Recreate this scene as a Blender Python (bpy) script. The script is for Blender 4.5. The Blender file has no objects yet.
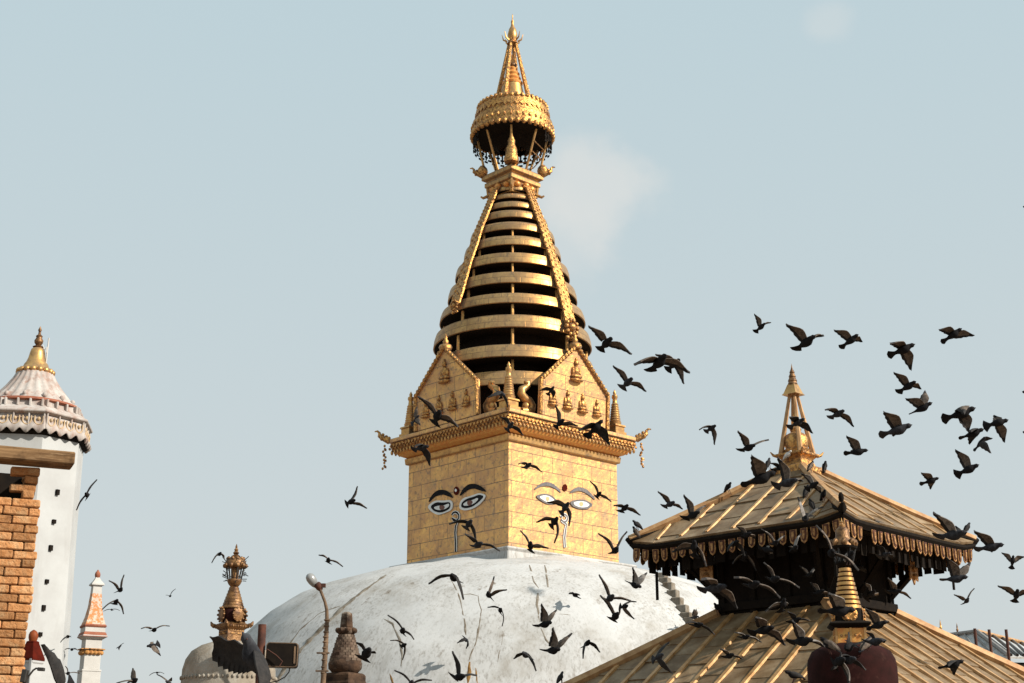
import bpy, bmesh, math, random
from mathutils import Vector, Matrix, noise
random.seed(7)
R_ = math.radians
scene = bpy.context.scene
COL = scene.collection

# ------------------------------------------------------------------ camera
F_PX = 1422.2
PITCH = R_(17.5)
CAM = Vector((0, 0, 1.6))
cam_d = bpy.data.cameras.new('camera')
cam_d.lens = 50.0; cam_d.sensor_width = 36.0
cam_d.clip_start = 0.1; cam_d.clip_end = 20000
cam = bpy.data.objects.new('camera', cam_d); COL.objects.link(cam)
cam.location = CAM; cam.rotation_euler = (R_(90) + PITCH, 0, 0)
scene.camera = cam
FWD = Vector((0, math.cos(PITCH), math.sin(PITCH)))
UP = Vector((0, -math.sin(PITCH), math.cos(PITCH)))
RT = Vector((1, 0, 0))

def ray(px, py):
    return (RT * ((px - 512) / F_PX) + UP * ((341.5 - py) / F_PX) + FWD)
def at(px, py, Y):
    d = ray(px, py); return CAM + d * (Y / d.y)
def zat(py, Y, px=512):
    return at(px, py, Y).z

# ------------------------------------------------------------------ light
SUN_AZ = Vector((0.91, -0.41)).normalized()      # horizontal direction towards the sun
SUN_EL = 33.0
SUN_STRENGTH = 5.0
SKY_STRENGTH = 0.08
EXPOSURE = 0.45
scene.view_settings.view_transform = 'Standard'
scene.view_settings.look = 'None'
scene.view_settings.exposure = EXPOSURE
scene.view_settings.gamma = 1
scene.view_settings.use_curve_mapping = False

world = bpy.data.worlds.new('World'); scene.world = world
world.use_nodes = True
wn = world.node_tree; wn.nodes.clear()
def wnode(t, **k):
    n = wn.nodes.new(t)
    for a, v in k.items(): setattr(n, a, v)
    return n
wout = wnode('ShaderNodeOutputWorld'); wbg = wnode('ShaderNodeBackground')
wbg.inputs['Strength'].default_value = SKY_STRENGTH
sky = wnode('ShaderNodeTexSky', sky_type='NISHITA', sun_disc=False)
sky.sun_elevation = R_(SUN_EL); sky.sun_rotation = math.atan2(SUN_AZ.x, SUN_AZ.y)
sky.air_density = 1.0; sky.dust_density = 2.0; sky.ozone_density = 1.0
# thin high veil of pale haze over the sky, with one soft cloud beside the spire
tc = wnode('ShaderNodeTexCoord')
sep = wnode('ShaderNodeSeparateXYZ'); wn.links.new(tc.outputs['Generated'], sep.inputs[0])
hr = wnode('ShaderNodeMapRange'); hr.inputs['From Min'].default_value = 0.05; hr.inputs['From Max'].default_value = 0.55
wn.links.new(sep.outputs['Z'], hr.inputs['Value'])
veil = wnode('ShaderNodeMixRGB'); veil.inputs[1].default_value = (5.95, 6.35, 6.32, 1); veil.inputs[2].default_value = (4.95, 6.2, 6.65, 1)
wn.links.new(hr.outputs[0], veil.inputs[0])
mixs = wnode('ShaderNodeMixRGB'); mixs.inputs[0].default_value = 0.92
wn.links.new(sky.outputs[0], mixs.inputs[1]); wn.links.new(veil.outputs[0], mixs.inputs[2])
def cloud(prev, px, py, rad, amount, seed, col=(6.6, 6.78, 6.65, 1)):
    d = ray(px, py).normalized()
    nz = wnode('ShaderNodeTexNoise'); nz.inputs['Scale'].default_value = 22; nz.inputs['Detail'].default_value = 5
    mp = wnode('ShaderNodeMapping'); mp.inputs['Location'].default_value = (seed, seed * 2, 0)
    wn.links.new(tc.outputs['Generated'], mp.inputs[0]); wn.links.new(mp.outputs[0], nz.inputs['Vector'])
    vm = wnode('ShaderNodeVectorMath', operation='DISTANCE'); vm.inputs[1].default_value = d
    wn.links.new(tc.outputs['Generated'], vm.inputs[0])
    ad = wnode('ShaderNodeMath', operation='MULTIPLY_ADD'); ad.inputs[1].default_value = rad * 1.6; ad.inputs[2].default_value = -rad * 0.8
    wn.links.new(nz.outputs['Fac'], ad.inputs[0])
    su = wnode('ShaderNodeMath', operation='ADD'); wn.links.new(vm.outputs['Value'], su.inputs[0]); wn.links.new(ad.outputs[0], su.inputs[1])
    mr = wnode('ShaderNodeMapRange', interpolation_type='SMOOTHSTEP')
    mr.inputs['From Min'].default_value = rad; mr.inputs['From Max'].default_value = rad * 0.25
    mr.inputs['To Max'].default_value = amount
    wn.links.new(su.outputs[0], mr.inputs['Value'])
    mx = wnode('ShaderNodeMixRGB'); mx.inputs[2].default_value = col
    wn.links.new(mr.outputs[0], mx.inputs[0]); wn.links.new(prev.outputs[0], mx.inputs[1])
    return mx
last = cloud(mixs, 588, 194, 0.050, 0.75, 3.1)
last = cloud(last, 560, 235, 0.045, 0.4, 7.7)
last = cloud(last, 828, 24, 0.02, 0.3, 1.3)
wn.links.new(last.outputs[0], wbg.inputs['Color'])
wn.links.new(wbg.outputs[0], wout.inputs['Surface'])

sun_d = bpy.data.lights.new('sun', 'SUN'); sun_d.energy = SUN_STRENGTH; sun_d.angle = R_(0.5)
sun_d.color = (1.0, 0.935, 0.83)
sun = bpy.data.objects.new('sun', sun_d); COL.objects.link(sun)
sdir = Vector((SUN_AZ.x * math.cos(R_(SUN_EL)), SUN_AZ.y * math.cos(R_(SUN_EL)), math.sin(R_(SUN_EL))))
sun.rotation_euler = (-sdir).to_track_quat('-Z', 'Y').to_euler()
sun.location = (30, -20, 40)

# ------------------------------------------------------------------ materials
def mat(name, c1, c2=None, rough=0.7, metal=0.0, scale=4.0, detail=6, stretch=(1, 1, 1), bump=0.15, bdist=0.02,
        brick=None, stain=None, island=0.0, spec=0.4, contrast=(0.35, 0.65), dust=None):
    m = bpy.data.materials.new(name); m.use_nodes = True
    nt = m.node_tree; N = nt.nodes; L = nt.links
    b = N['Principled BSDF']
    b.inputs['Roughness'].default_value = rough; b.inputs['Metallic'].default_value = metal
    b.inputs['Specular IOR Level'].default_value = spec
    c2 = c2 or tuple(x * 0.7 for x in c1)
    t = N.new('ShaderNodeTexCoord')
    mp = N.new('ShaderNodeMapping'); mp.inputs['Scale'].default_value = stretch
    L.new(t.outputs['Object'], mp.inputs[0])
    nz = N.new('ShaderNodeTexNoise'); nz.inputs['Scale'].default_value = scale; nz.inputs['Detail'].default_value = detail
    nz.inputs['Roughness'].default_value = 0.62
    L.new(mp.outputs[0], nz.inputs['Vector'])
    mr = N.new('ShaderNodeMapRange'); mr.inputs['From Min'].default_value = contrast[0]; mr.inputs['From Max'].default_value = contrast[1]
    L.new(nz.outputs['Fac'], mr.inputs['Value'])
    mx = N.new('ShaderNodeMixRGB'); mx.inputs[1].default_value = (*c1, 1); mx.inputs[2].default_value = (*c2, 1)
    L.new(mr.outputs[0], mx.inputs[0]); col = mx
    height = nz.outputs['Fac']
    if brick:       # (width, row height, mortar, colour of the joint, axis mapping)
        w, h, mo, jc, uvn = brick
        bt = N.new('ShaderNodeTexBrick'); bt.inputs['Scale'].default_value = 1
        bt.inputs['Brick Width'].default_value = w; bt.inputs['Row Height'].default_value = h
        bt.inputs['Mortar Size'].default_value = mo; bt.inputs['Mortar Smooth'].default_value = 0.3
        bt.inputs['Color1'].default_value = (1, 1, 1, 1); bt.inputs['Color2'].default_value = (0.72, 0.72, 0.72, 1)
        L.new(t.outputs['UV'], bt.inputs['Vector'])
        mb = N.new('ShaderNodeMixRGB'); mb.blend_type = 'MULTIPLY'; mb.inputs[0].default_value = 0.7
        L.new(col.outputs[0], mb.inputs[1]); L.new(bt.outputs['Color'], mb.inputs[2])
        mj = N.new('ShaderNodeMixRGB'); mj.inputs[2].default_value = (*jc, 1)
        L.new(bt.outputs['Fac'], mj.inputs[0]); L.new(mb.outputs[0], mj.inputs[1]); col = mj
        hs = N.new('ShaderNodeMath'); hs.operation = 'MULTIPLY_ADD'; hs.inputs[1].default_value = -1.2
        L.new(bt.outputs['Fac'], hs.inputs[0]); L.new(nz.outputs['Fac'], hs.inputs[2]); height = hs.outputs[0]
    if stain:       # list of (colour, scale, stretch, lo, hi, amount)
        for i, (sc, ss, st, lo, hi, am) in enumerate(stain):
            m2 = N.new('ShaderNodeMapping'); m2.inputs['Scale'].default_value = st; m2.inputs['Location'].default_value = (3.7 * i + 1, 1.3 * i, 9 * i)
            L.new(t.outputs['Object'], m2.inputs[0])
            n2 = N.new('ShaderNodeTexNoise'); n2.inputs['Scale'].default_value = ss; n2.inputs['Detail'].default_value = 7
            n2.inputs['Roughness'].default_value = 0.65
            L.new(m2.outputs[0], n2.inputs['Vector'])
            r2 = N.new('ShaderNodeMapRange'); r2.inputs['From Min'].default_value = lo; r2.inputs['From Max'].default_value = hi
            r2.inputs['To Max'].default_value = am
            L.new(n2.outputs['Fac'], r2.inputs['Value'])
            ms = N.new('ShaderNodeMixRGB'); ms.inputs[2].default_value = (*sc, 1)
            L.new(r2.outputs[0], ms.inputs[0]); L.new(col.outputs[0], ms.inputs[1]); col = ms
    if island:
        g = N.new('ShaderNodeNewGeometry')
        ri = N.new('ShaderNodeMapRange'); ri.inputs['To Min'].default_value = 1 - island; ri.inputs['To Max'].default_value = 1 + island * 0.5
        L.new(g.outputs['Random Per Island'], ri.inputs['Value'])
        mi = N.new('ShaderNodeVectorMath'); mi.operation = 'SCALE'
        L.new(col.outputs[0], mi.inputs[0]); L.new(ri.outputs[0], mi.inputs['Scale'])
        L.new(mi.outputs[0], b.inputs['Base Color'])
    else:
        L.new(col.outputs[0], b.inputs['Base Color'])
    if bump:
        bp = N.new('ShaderNodeBump'); bp.inputs['Strength'].default_value = bump; bp.inputs['Distance'].default_value = bdist
        L.new(height, bp.inputs['Height']); L.new(bp.outputs[0], b.inputs['Normal'])
    if dust:        # a thin pale film of dust lying over the metal
        df = N.new('ShaderNodeBsdfDiffuse'); mxs = N.new('ShaderNodeMixShader')
        mt = N.new('ShaderNodeMixRGB'); mt.inputs[0].default_value = 0.55; mt.inputs[1].default_value = (*dust[1], 1)
        L.new(col.outputs[0], mt.inputs[2]); L.new(mt.outputs[0], df.inputs['Color'])
        if bump: L.new(bp.outputs[0], df.inputs['Normal'])
        md = N.new('ShaderNodeMapRange'); md.inputs['To Min'].default_value = dust[0] * 0.7; md.inputs['To Max'].default_value = dust[0] * 1.3
        L.new(nz.outputs['Fac'], md.inputs['Value']); L.new(md.outputs[0], mxs.inputs[0])
        L.new(b.outputs[0], mxs.inputs[1]); L.new(df.outputs[0], mxs.inputs[2])
        L.new(mxs.outputs[0], N['Material Output'].inputs['Surface'])
    return m

GOLDJ = (0.10, 0.045, 0.012)
M = {}
M['gold'] = mat('gilt_copper', (0.64, 0.34, 0.09), (0.36, 0.165, 0.04), dust=(0.22, (0.72, 0.64, 0.50)), rough=0.38, metal=1.0, scale=5, bump=0.35, bdist=0.02,
                stain=[((0.20, 0.09, 0.03), 9, (1, 1, 1), 0.52, 0.70, 0.75), ((0.07, 0.04, 0.02), 4, (1, 1, .6), 0.58, 0.70, 0.6)])
M['gold_panel'] = mat('gilt_panels', (0.86, 0.45, 0.085), (0.60, 0.26, 0.04), dust=(0.34, (0.88, 0.84, 0.77)), rough=0.42, metal=1.0, scale=3.5, bump=0.8, bdist=0.04,
                      brick=(0.92, 0.50, 0.011, (0.12, 0.055, 0.018), None),
                      stain=[((0.42, 0.17, 0.03), 1.7, (1, 1, 1), 0.44, 0.64, 0.75), ((0.13, 0.06, 0.02), 6.5, (1, 1, 1), 0.53, 0.66, 0.75), ((0.14, 0.11, 0.06), 1.0, (1, 1, 1.3), 0.58, 0.72, 0.6)])
M['gold_ring'] = mat('gilt_ring', (0.58, 0.32, 0.095), (0.36, 0.175, 0.045), dust=(0.24, (0.74, 0.68, 0.56)), rough=0.42, metal=1.0, scale=4, bump=0.3, bdist=0.015,
                     brick=(0.7, 0.24, 0.010, GOLDJ, None), stain=[((0.26, 0.115, 0.03), 2.5, (1, 1, 1), 0.44, 0.64, 0.75), ((0.07, 0.035, 0.015), 8, (1, 1, .5), 0.53, 0.67, 0.75)])
M['gold_relief'] = mat('gilt_relief', (0.62, 0.31, 0.08), (0.18, 0.07, 0.018), dust=(0.18, (0.70, 0.60, 0.46)), rough=0.38, metal=1.0, scale=14, bump=0.9, bdist=0.03, contrast=(0.42, 0.6))
M['red_gold'] = mat('red_gilt', (0.62, 0.20, 0.05), (0.70, 0.38, 0.10), rough=0.45, metal=0.4, scale=12, bump=0.4)
M['dark'] = mat('dark_wood_and_shade', (0.008, 0.006, 0.005), (0.014, 0.010, 0.007), rough=0.9, scale=8, spec=0.1)  # dark wood; also stands for shade under rings, inside crown and recess
M['plaster'] = mat('lime_plaster', (0.47, 0.465, 0.455), (0.405, 0.40, 0.39), rough=0.92, scale=0.9, bump=0.35, bdist=0.05, spec=0.15,
                   stain=[((0.26, 0.245, 0.22), 1.2, (1, 1, 0.25), 0.50, 0.72, 0.7), ((0.19, 0.172, 0.15), 13, (1, 1, 0.09), 0.50, 0.66, 0.6), ((0.28, 0.255, 0.22), 0.8, (1, 1, 0.5), 0.52, 0.66, 0.6),
                          ((0.48, 0.48, 0.475), 0.55, (1, 1, 1), 0.48, 0.60, 0.65), ((0.12, 0.085, 0.05), 2.3, (1, 1, 0.3), 0.62, 0.72, 0.8), ((0.13, 0.12, 0.11), 22, (1, 1, 0.5), 0.60, 0.72, 0.5)])
M['ridge'] = mat('cracked_plaster', (0.25, 0.225, 0.19), (0.13, 0.10, 0.07), rough=0.95, scale=6, bump=0.6, spec=0.1)
M['ochre'] = mat('ochre_stain', (0.30, 0.17, 0.06), (0.12, 0.06, 0.02), rough=0.95, scale=8, bump=0.6, spec=0.1)
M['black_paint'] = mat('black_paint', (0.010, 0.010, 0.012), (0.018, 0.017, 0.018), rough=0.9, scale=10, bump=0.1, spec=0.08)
M['glare_lightened_black'] = mat('glare_lightened_black', (0.085, 0.078, 0.082), (0.16, 0.14, 0.135), rough=0.6, scale=10, bump=0.1)  # black eye paint with sun glare put into its colour, right face only
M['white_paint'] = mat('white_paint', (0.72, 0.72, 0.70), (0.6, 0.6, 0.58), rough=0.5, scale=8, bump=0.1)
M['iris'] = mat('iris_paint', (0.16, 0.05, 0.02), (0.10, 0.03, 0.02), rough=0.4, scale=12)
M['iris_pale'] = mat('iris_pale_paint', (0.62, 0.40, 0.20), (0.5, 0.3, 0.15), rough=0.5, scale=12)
M['red_paint'] = mat('red_paint', (0.085, 0.010, 0.005), (0.05, 0.007, 0.004), rough=0.95, scale=10, spec=0.05)
M['wood'] = mat('beam_wood', (0.26, 0.155, 0.075), (0.11, 0.06, 0.028), rough=0.9, scale=3, stretch=(0.5, 7, 7), bump=0.9, spec=0.15,
                stain=[((0.04, 0.022, 0.012), 2.2, (1, 1, 1), 0.54, 0.66, 0.85), ((0.34, 0.23, 0.13), 6, (.5, 3, 3), 0.55, 0.7, 0.6)])
M['brick'] = mat('fired_brick', (0.50, 0.25, 0.11), (0.38, 0.165, 0.06), rough=0.92, scale=22, bump=1.0, bdist=0.03, island=0.36, spec=0.12,
                 stain=[((0.50, 0.34, 0.19), 5, (1, 1, 1), 0.50, 0.66, 0.7), ((0.14, 0.06, 0.03), 16, (1, 1, 1), 0.58, 0.70, 0.7)])
M['mortar'] = mat('mortar', (0.20, 0.11, 0.06), (0.30, 0.18, 0.10), rough=1.0, scale=14, bump=0.8, spec=0.1)
M['sheet'] = mat('roof_sheet', (0.31, 0.22, 0.13), (0.155, 0.09, 0.038), rough=0.55, metal=0.15, scale=2.5, bump=0.3, bdist=0.02, island=0.2,
                 stain=[((0.13, 0.07, 0.025), 2.0, (1, 1, 1), 0.46, 0.66, 0.75), ((0.10, 0.07, 0.04), 14, (1, 1, 1), 0.58, 0.72, 0.5)])
M['batten'] = mat('gilt_batten', (0.54, 0.33, 0.15), (0.36, 0.18, 0.06), rough=0.45, metal=0.3, scale=6, bump=0.3,
                  stain=[((0.20, 0.09, 0.03), 5, (1, 1, 1), 0.56, 0.72, 0.6)])
M['hip'] = mat('hip_sheet', (0.46, 0.28, 0.13), (0.30, 0.15, 0.06), rough=0.6, metal=0.2, scale=5, bump=0.4)
M['pendant'] = mat('gilt_pendant', (0.40, 0.215, 0.08), (0.18, 0.075, 0.022), rough=0.5, metal=0.35, scale=20, bump=0.5, contrast=(0.4, 0.6))
M['white_wall'] = mat('whitewash', (0.42, 0.425, 0.42), (0.37, 0.37, 0.365), rough=0.9, scale=1.2, bump=0.15, spec=0.15,
                      stain=[((0.30, 0.29, 0.28), 2.0, (1, 1, 0.2), 0.56, 0.75, 0.5)])
M['cream_wall'] = mat('cream_limewash', (0.52, 0.50, 0.47), (0.44, 0.42, 0.39), rough=0.9, scale=2, bump=0.2, spec=0.15)
M['cap_white'] = mat('stained_whitewash', (0.44, 0.405, 0.375), (0.32, 0.265, 0.235), rough=0.9, scale=3, bump=0.3, spec=0.15,
                     stain=[((0.27, 0.13, 0.085), 4, (1, 1, 0.4), 0.50, 0.66, 0.65), ((0.2, 0.17, 0.15), 9, (1, 1, 0.2), 0.58, 0.7, 0.6)])
M['knob'] = mat('orange_red_paint', (0.20, 0.045, 0.010), (0.13, 0.026, 0.008), rough=0.6, scale=9, spec=0.2)
M['pale_ochre'] = mat('pale_ochre', (0.46, 0.31, 0.15), (0.40, 0.30, 0.20), rough=0.8, scale=8, bump=0.3)
M['terracotta'] = mat('terracotta_paint', (0.30, 0.105, 0.055), (0.19, 0.055, 0.03), rough=0.8, scale=6, bump=0.4)
M['ochre_paint'] = mat('ochre_paint', (0.50, 0.25, 0.07), (0.36, 0.15, 0.04), rough=0.7, scale=8, bump=0.3)
M['orange_motif'] = mat('orange_motif', (0.50, 0.20, 0.07), (0.52, 0.43, 0.35), rough=0.85, scale=11, detail=3, bump=0.3, contrast=(0.44, 0.56))
M['stone'] = mat('weathered_stone', (0.095, 0.055, 0.033), (0.025, 0.016, 0.012), rough=0.95, scale=7, bump=0.9, spec=0.15,
                 stain=[((0.30, 0.25, 0.20), 5, (1, 1, 1), 0.56, 0.68, 0.6)])
M['stone_pale'] = mat('pale_stone_courses', (0.18, 0.135, 0.10), (0.09, 0.055, 0.04), rough=0.95, scale=9, bump=0.9, spec=0.15, island=0.4)
M['chaitya_plaster'] = mat('grey_plaster', (0.29, 0.25, 0.20), (0.19, 0.155, 0.115), rough=0.95, scale=8, bump=0.7, spec=0.15,
                           stain=[((0.36, 0.34, 0.30), 2, (1, 1, 1), 0.5, 0.65, 0.7), ((0.09, 0.06, 0.04), 3, (1, 1, 0.5), 0.6, 0.72, 0.7)])
M['bronze'] = mat('aged_bronze', (0.25, 0.13, 0.05), (0.055, 0.024, 0.011), rough=0.48, metal=0.45, scale=14, bump=0.6, contrast=(0.4, 0.62))
M['dark_red'] = mat('oxblood_plaster', (0.030, 0.009, 0.008), (0.016, 0.006, 0.005), rough=0.9, spec=0.08, scale=6, bump=0.3,
                    stain=[((0.07, 0.03, 0.022), 7, (1, 1, 1), 0.58, 0.7, 0.5)])
M['rust'] = mat('rusty_steel', (0.10, 0.032, 0.017), (0.04, 0.014, 0.009), rough=0.85, scale=12, bump=0.5)
M['lamp_grey'] = mat('lamp_grey', (0.22, 0.21, 0.20), (0.14, 0.13, 0.12), rough=0.6, scale=10)
M['glass_globe'] = mat('frosted_glass', (0.27, 0.27, 0.265), (0.17, 0.17, 0.165), rough=0.25, scale=6, spec=0.6)
M['cane'] = mat('wrapped_pole', (0.17, 0.105, 0.06), (0.08, 0.05, 0.03), rough=0.85, scale=14, bump=0.6)
M['black_metal'] = mat('black_metal', (0.012, 0.012, 0.012), (0.03, 0.026, 0.022), rough=0.45, scale=8)
M['grey_tin'] = mat('grey_tin', (0.46, 0.46, 0.45), (0.36, 0.36, 0.35), rough=0.65, metal=0.2, scale=2, bump=0.3,
                    stain=[((0.16, 0.13, 0.10), 2.5, (1, 1, 1), 0.54, 0.7, 0.6)])
M['ground'] = mat('paving', (0.24, 0.175, 0.12), (0.17, 0.12, 0.085), rough=0.95, scale=0.6, bump=0.4)
M['plum'] = mat('dark_plumage', (0.009, 0.009, 0.010), (0.018, 0.017, 0.018), rough=0.9, scale=16, bump=0.2, spec=0.06)
M['plum_grey'] = mat('slate_plumage', (0.045, 0.046, 0.052), (0.020, 0.020, 0.023), rough=0.85, scale=14, bump=0.3, spec=0.1, contrast=(0.4, 0.6))
M['wing'] = mat('brown_grey_wing', (0.15, 0.115, 0.09), (0.06, 0.046, 0.037), rough=0.75, scale=26, stretch=(1, 1, 1), bump=0.4, spec=0.2)
M['wing_dark'] = mat('dark_wing', (0.030, 0.026, 0.024), (0.014, 0.013, 0.013), rough=0.75, scale=26, bump=0.4, spec=0.2)
M['wing_pale'] = mat('pale_grey_wing', (0.27, 0.24, 0.215), (0.11, 0.098, 0.09), rough=0.75, scale=22, bump=0.4, spec=0.2)
M['white_plum'] = mat('white_plumage', (0.68, 0.66, 0.63), (0.5, 0.48, 0.46), rough=0.8, scale=16)
M['wing_edge'] = mat('wing_edge', (0.028, 0.023, 0.021), (0.012, 0.011, 0.011), rough=0.75, scale=26, bump=0.3, spec=0.2)
M['beak'] = mat('beak_and_legs', (0.10, 0.035, 0.025), (0.05, 0.02, 0.02), rough=0.6, scale=20)

# ------------------------------------------------------------------ mesh helpers
class MB:
    """collects shapes and links them as ONE mesh object"""
    def __init__(s): s.v = []; s.f = []; s.m = []; s.uv = {}
    def add(s, vs, fs, mi=0, uvs=None):
        o = len(s.v); s.v += [tuple(v) for v in vs]
        for k, f in enumerate(fs):
            if uvs: s.uv[len(s.f)] = uvs[k]
            s.f.append(tuple(i + o for i in f)); s.m.append(mi)
        return s
    def box(s, c, size, rot=None, mi=0, taper=1.0):
        x, y, z = (a / 2 for a in size); c = Vector(c)
        vs = []
        for sz in (-1, 1):
            k = taper if sz > 0 else 1
            for sx, sy in ((-1, -1), (1, -1), (1, 1), (-1, 1)):
                p = Vector((sx * x * k, sy * y * k, sz * z))
                if rot: p = rot @ p
                vs.append(c + p)
        return s.add(vs, [(3, 2, 1, 0), (4, 5, 6, 7), (0, 1, 5, 4), (1, 2, 6, 5), (2, 3, 7, 6), (3, 0, 4, 7)], mi)
    def lathe(s, prof, n=24, c=(0, 0, 0), rot=0.0, mi=0, uvscale=None, caps=True, wob=0):
        cx, cy, cz = c; vs = []; fs = []; uvs = []
        for (r, z) in prof:
            for k in range(n):
                a = rot + 2 * math.pi * k / n
                rr = r * (1 + (wob * (noise.noise(Vector((math.cos(a) * 2, math.sin(a) * 2, z))) if wob else 0)))
                vs.append((cx + rr * math.cos(a), cy + rr * math.sin(a), cz + z))
        L = 0
        for i in range(len(prof) - 1):
            dl = math.hypot(prof[i + 1][0] - prof[i][0], prof[i + 1][1] - prof[i][1])
            rm = max(prof[i][0], prof[i + 1][0])
            for k in range(n):
                k2 = (k + 1) % n
                fs.append((i * n + k, i * n + k2, (i + 1) * n + k2, (i + 1) * n + k))
                u0 = rm * 2 * math.pi * k / n; u1 = rm * 2 * math.pi * (k + 1) / n
                uvs.append(((u0, L), (u1, L), (u1, L + dl), (u0, L + dl)))
            L += dl
        if caps:
            if prof[0][0] > 1e-4: fs.append(tuple(reversed(range(n)))); uvs.append(((0, 0),) * n)
            if prof[-1][0] > 1e-4: fs.append(tuple((len(prof) - 1) * n + k for k in range(n))); uvs.append(((0, 0),) * n)
        return s.add(vs, fs, mi, uvs)
    def sq(s, prof, c=(0, 0, 0), mi=0):          # square cross-section, half-size given
        return s.lathe([(h * math.sqrt(2), z) for h, z in prof], 4, c, math.pi / 4, mi)
    def tube(s, pts, rad, n=8, mi=0, flat=None):
        pts = [Vector(p) for p in pts]; N = len(pts)
        rads = rad if isinstance(rad, (list, tuple)) else [rad] * N
        vs = []; up = Vector((0, 0, 1)); prev = None
        for i, p in enumerate(pts):
            d = (pts[min(i + 1, N - 1)] - pts[max(i - 1, 0)]).normalized()
            if prev is None:
                a = up if abs(d.z) < 0.9 else Vector((1, 0, 0))
                x = d.cross(a).normalized()
            else:
                x = (prev - d * prev.dot(d)).normalized()
            prev = x; y = d.cross(x)
            for k in range(n):
                t = 2 * math.pi * k / n
                vs.append(p + (x * math.cos(t) + y * math.sin(t) * (flat or 1)) * rads[i])
        fs = [(i * n + k, i * n + (k + 1) % n, (i + 1) * n + (k + 1) % n, (i + 1) * n + k) for i in range(N - 1) for k in range(n)]
        fs += [tuple(reversed(range(n))), tuple((N - 1) * n + k for k in range(n))]
        return s.add(vs, fs, mi)
    def ball(s, c, r, n=10, mi=0, m=6):
        rx, ry, rz = r if isinstance(r, (tuple, list)) else (r, r, r)
        c = Vector(c); vs = [c + Vector((0, 0, -rz))]; fs = []
        for i in range(1, m):
            ph = -math.pi / 2 + math.pi * i / m
            for k in range(n):
                a = 2 * math.pi * k / n
                vs.append(c + Vector((rx * math.cos(ph) * math.cos(a), ry * math.cos(ph) * math.sin(a), rz * math.sin(ph))))
        vs.append(c + Vector((0, 0, rz)))
        for k in range(n):
            k2 = (k + 1) % n
            fs.append((0, 1 + k2, 1 + k))
            for i in range(m - 2): fs.append((1 + i * n + k, 1 + i * n + k2, 1 + (i + 1) * n + k2, 1 + (i + 1) * n + k))
            fs.append((1 + (m - 2) * n + k, 1 + (m - 2) * n + k2, len(vs) - 1))
        return s.add(vs, fs, mi)
    def plate(s, poly, thick, frame, mi=0, uv=False):
        """a closed 2-D outline extruded; frame = (origin, u axis, v axis, normal)"""
        o, u, v, n = frame; k = len(poly)
        vs = [o + u * x + v * y for x, y in poly] + [o + u * x + v * y + n * thick for x, y in poly]
        fs = [tuple(reversed(range(k))), tuple(range(k, 2 * k))] + [(i, (i + 1) % k, k + (i + 1) % k, k + i) for i in range(k)]
        return s.add(vs, fs, mi, [tuple(poly[::-1]), tuple(poly)] + [((0.1, 0.1),) * 4] * k if uv else None)
    def build(s, name, m, parent=None, loc=None, rz=0.0, smooth=None, bevel=None):
        me = bpy.data.meshes.new(name); me.from_pydata(s.v, [], s.f)
        for x in (m if isinstance(m, (list, tuple)) else [m]): me.materials.append(x)
        me.polygons.foreach_set('material_index', s.m)
        if s.uv:
            ul = me.uv_layers.new(name='UVMap')
            for fi, c in s.uv.items():
                for li, uv in zip(me.polygons[fi].loop_indices, c): ul.data[li].uv = uv
        bm = bmesh.new(); bm.from_mesh(me); bmesh.ops.recalc_face_normals(bm, faces=bm.faces); bm.to_mesh(me); bm.free()
        o = bpy.data.objects.new(name, me); COL.objects.link(o)
        if parent: o.parent = parent
        if loc is not None: o.location = loc
        o.rotation_euler.z = rz
        if smooth is not None:
            me.polygons.foreach_set('use_smooth', [True] * len(me.polygons))
            me.set_sharp_from_angle(angle=R_(smooth))
        if bevel:
            b = o.modifiers.new('bevel', 'BEVEL'); b.width = bevel; b.segments = 1; b.limit_method = 'ANGLE'
        return o
def tag(o, label=None, cat=None, group=None, kind=None):
    for k, v in (('label', label), ('category', cat), ('group', group), ('kind', kind)):
        if v: o[k] = v
    return o
def empty(name, loc, rz=0.0, label=None, cat=None, group=None):
    o = bpy.data.objects.new(name, None); COL.objects.link(o)
    o.location = loc; o.rotation_euler.z = rz; o.empty_display_size = 0.3
    return tag(o, label, cat, group)
def copy_part(o, parent, loc=None, rz=None):
    c = o.copy(); COL.objects.link(c); c.parent = parent
    if loc is not None: c.location = loc
    if rz is not None: c.rotation_euler.z = rz
    return c
# ------------------------------------------------------------------ ground
g = MB(); n = 64
vs = [(0, 0, 0)] + [(3000 * math.cos(2 * math.pi * k / n), 3000 * math.sin(2 * math.pi * k / n), 0) for k in range(n)]
g.add(vs, [(0, 1 + k, 1 + (k + 1) % n) for k in range(n)])
tag(g.build('ground', M['ground']), kind='structure')

# ------------------------------------------------------------------ main stupa
SX, SY = at(512.5, 341, 48).x, 48.0
SROT = R_(43)
stupa = empty('stupa', (SX, SY, 0), SROT, 'great white domed stupa with gilded square tower, painted eyes and ringed golden spire', 'stupa')
ca, sa = math.cos(SROT), math.sin(SROT)
def to_local(w):          # world -> stupa local
    d = Vector(w) - Vector((SX, SY, 0))
    return Vector((d.x * ca + d.y * sa, -d.x * sa + d.y * ca, d.z))

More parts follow.
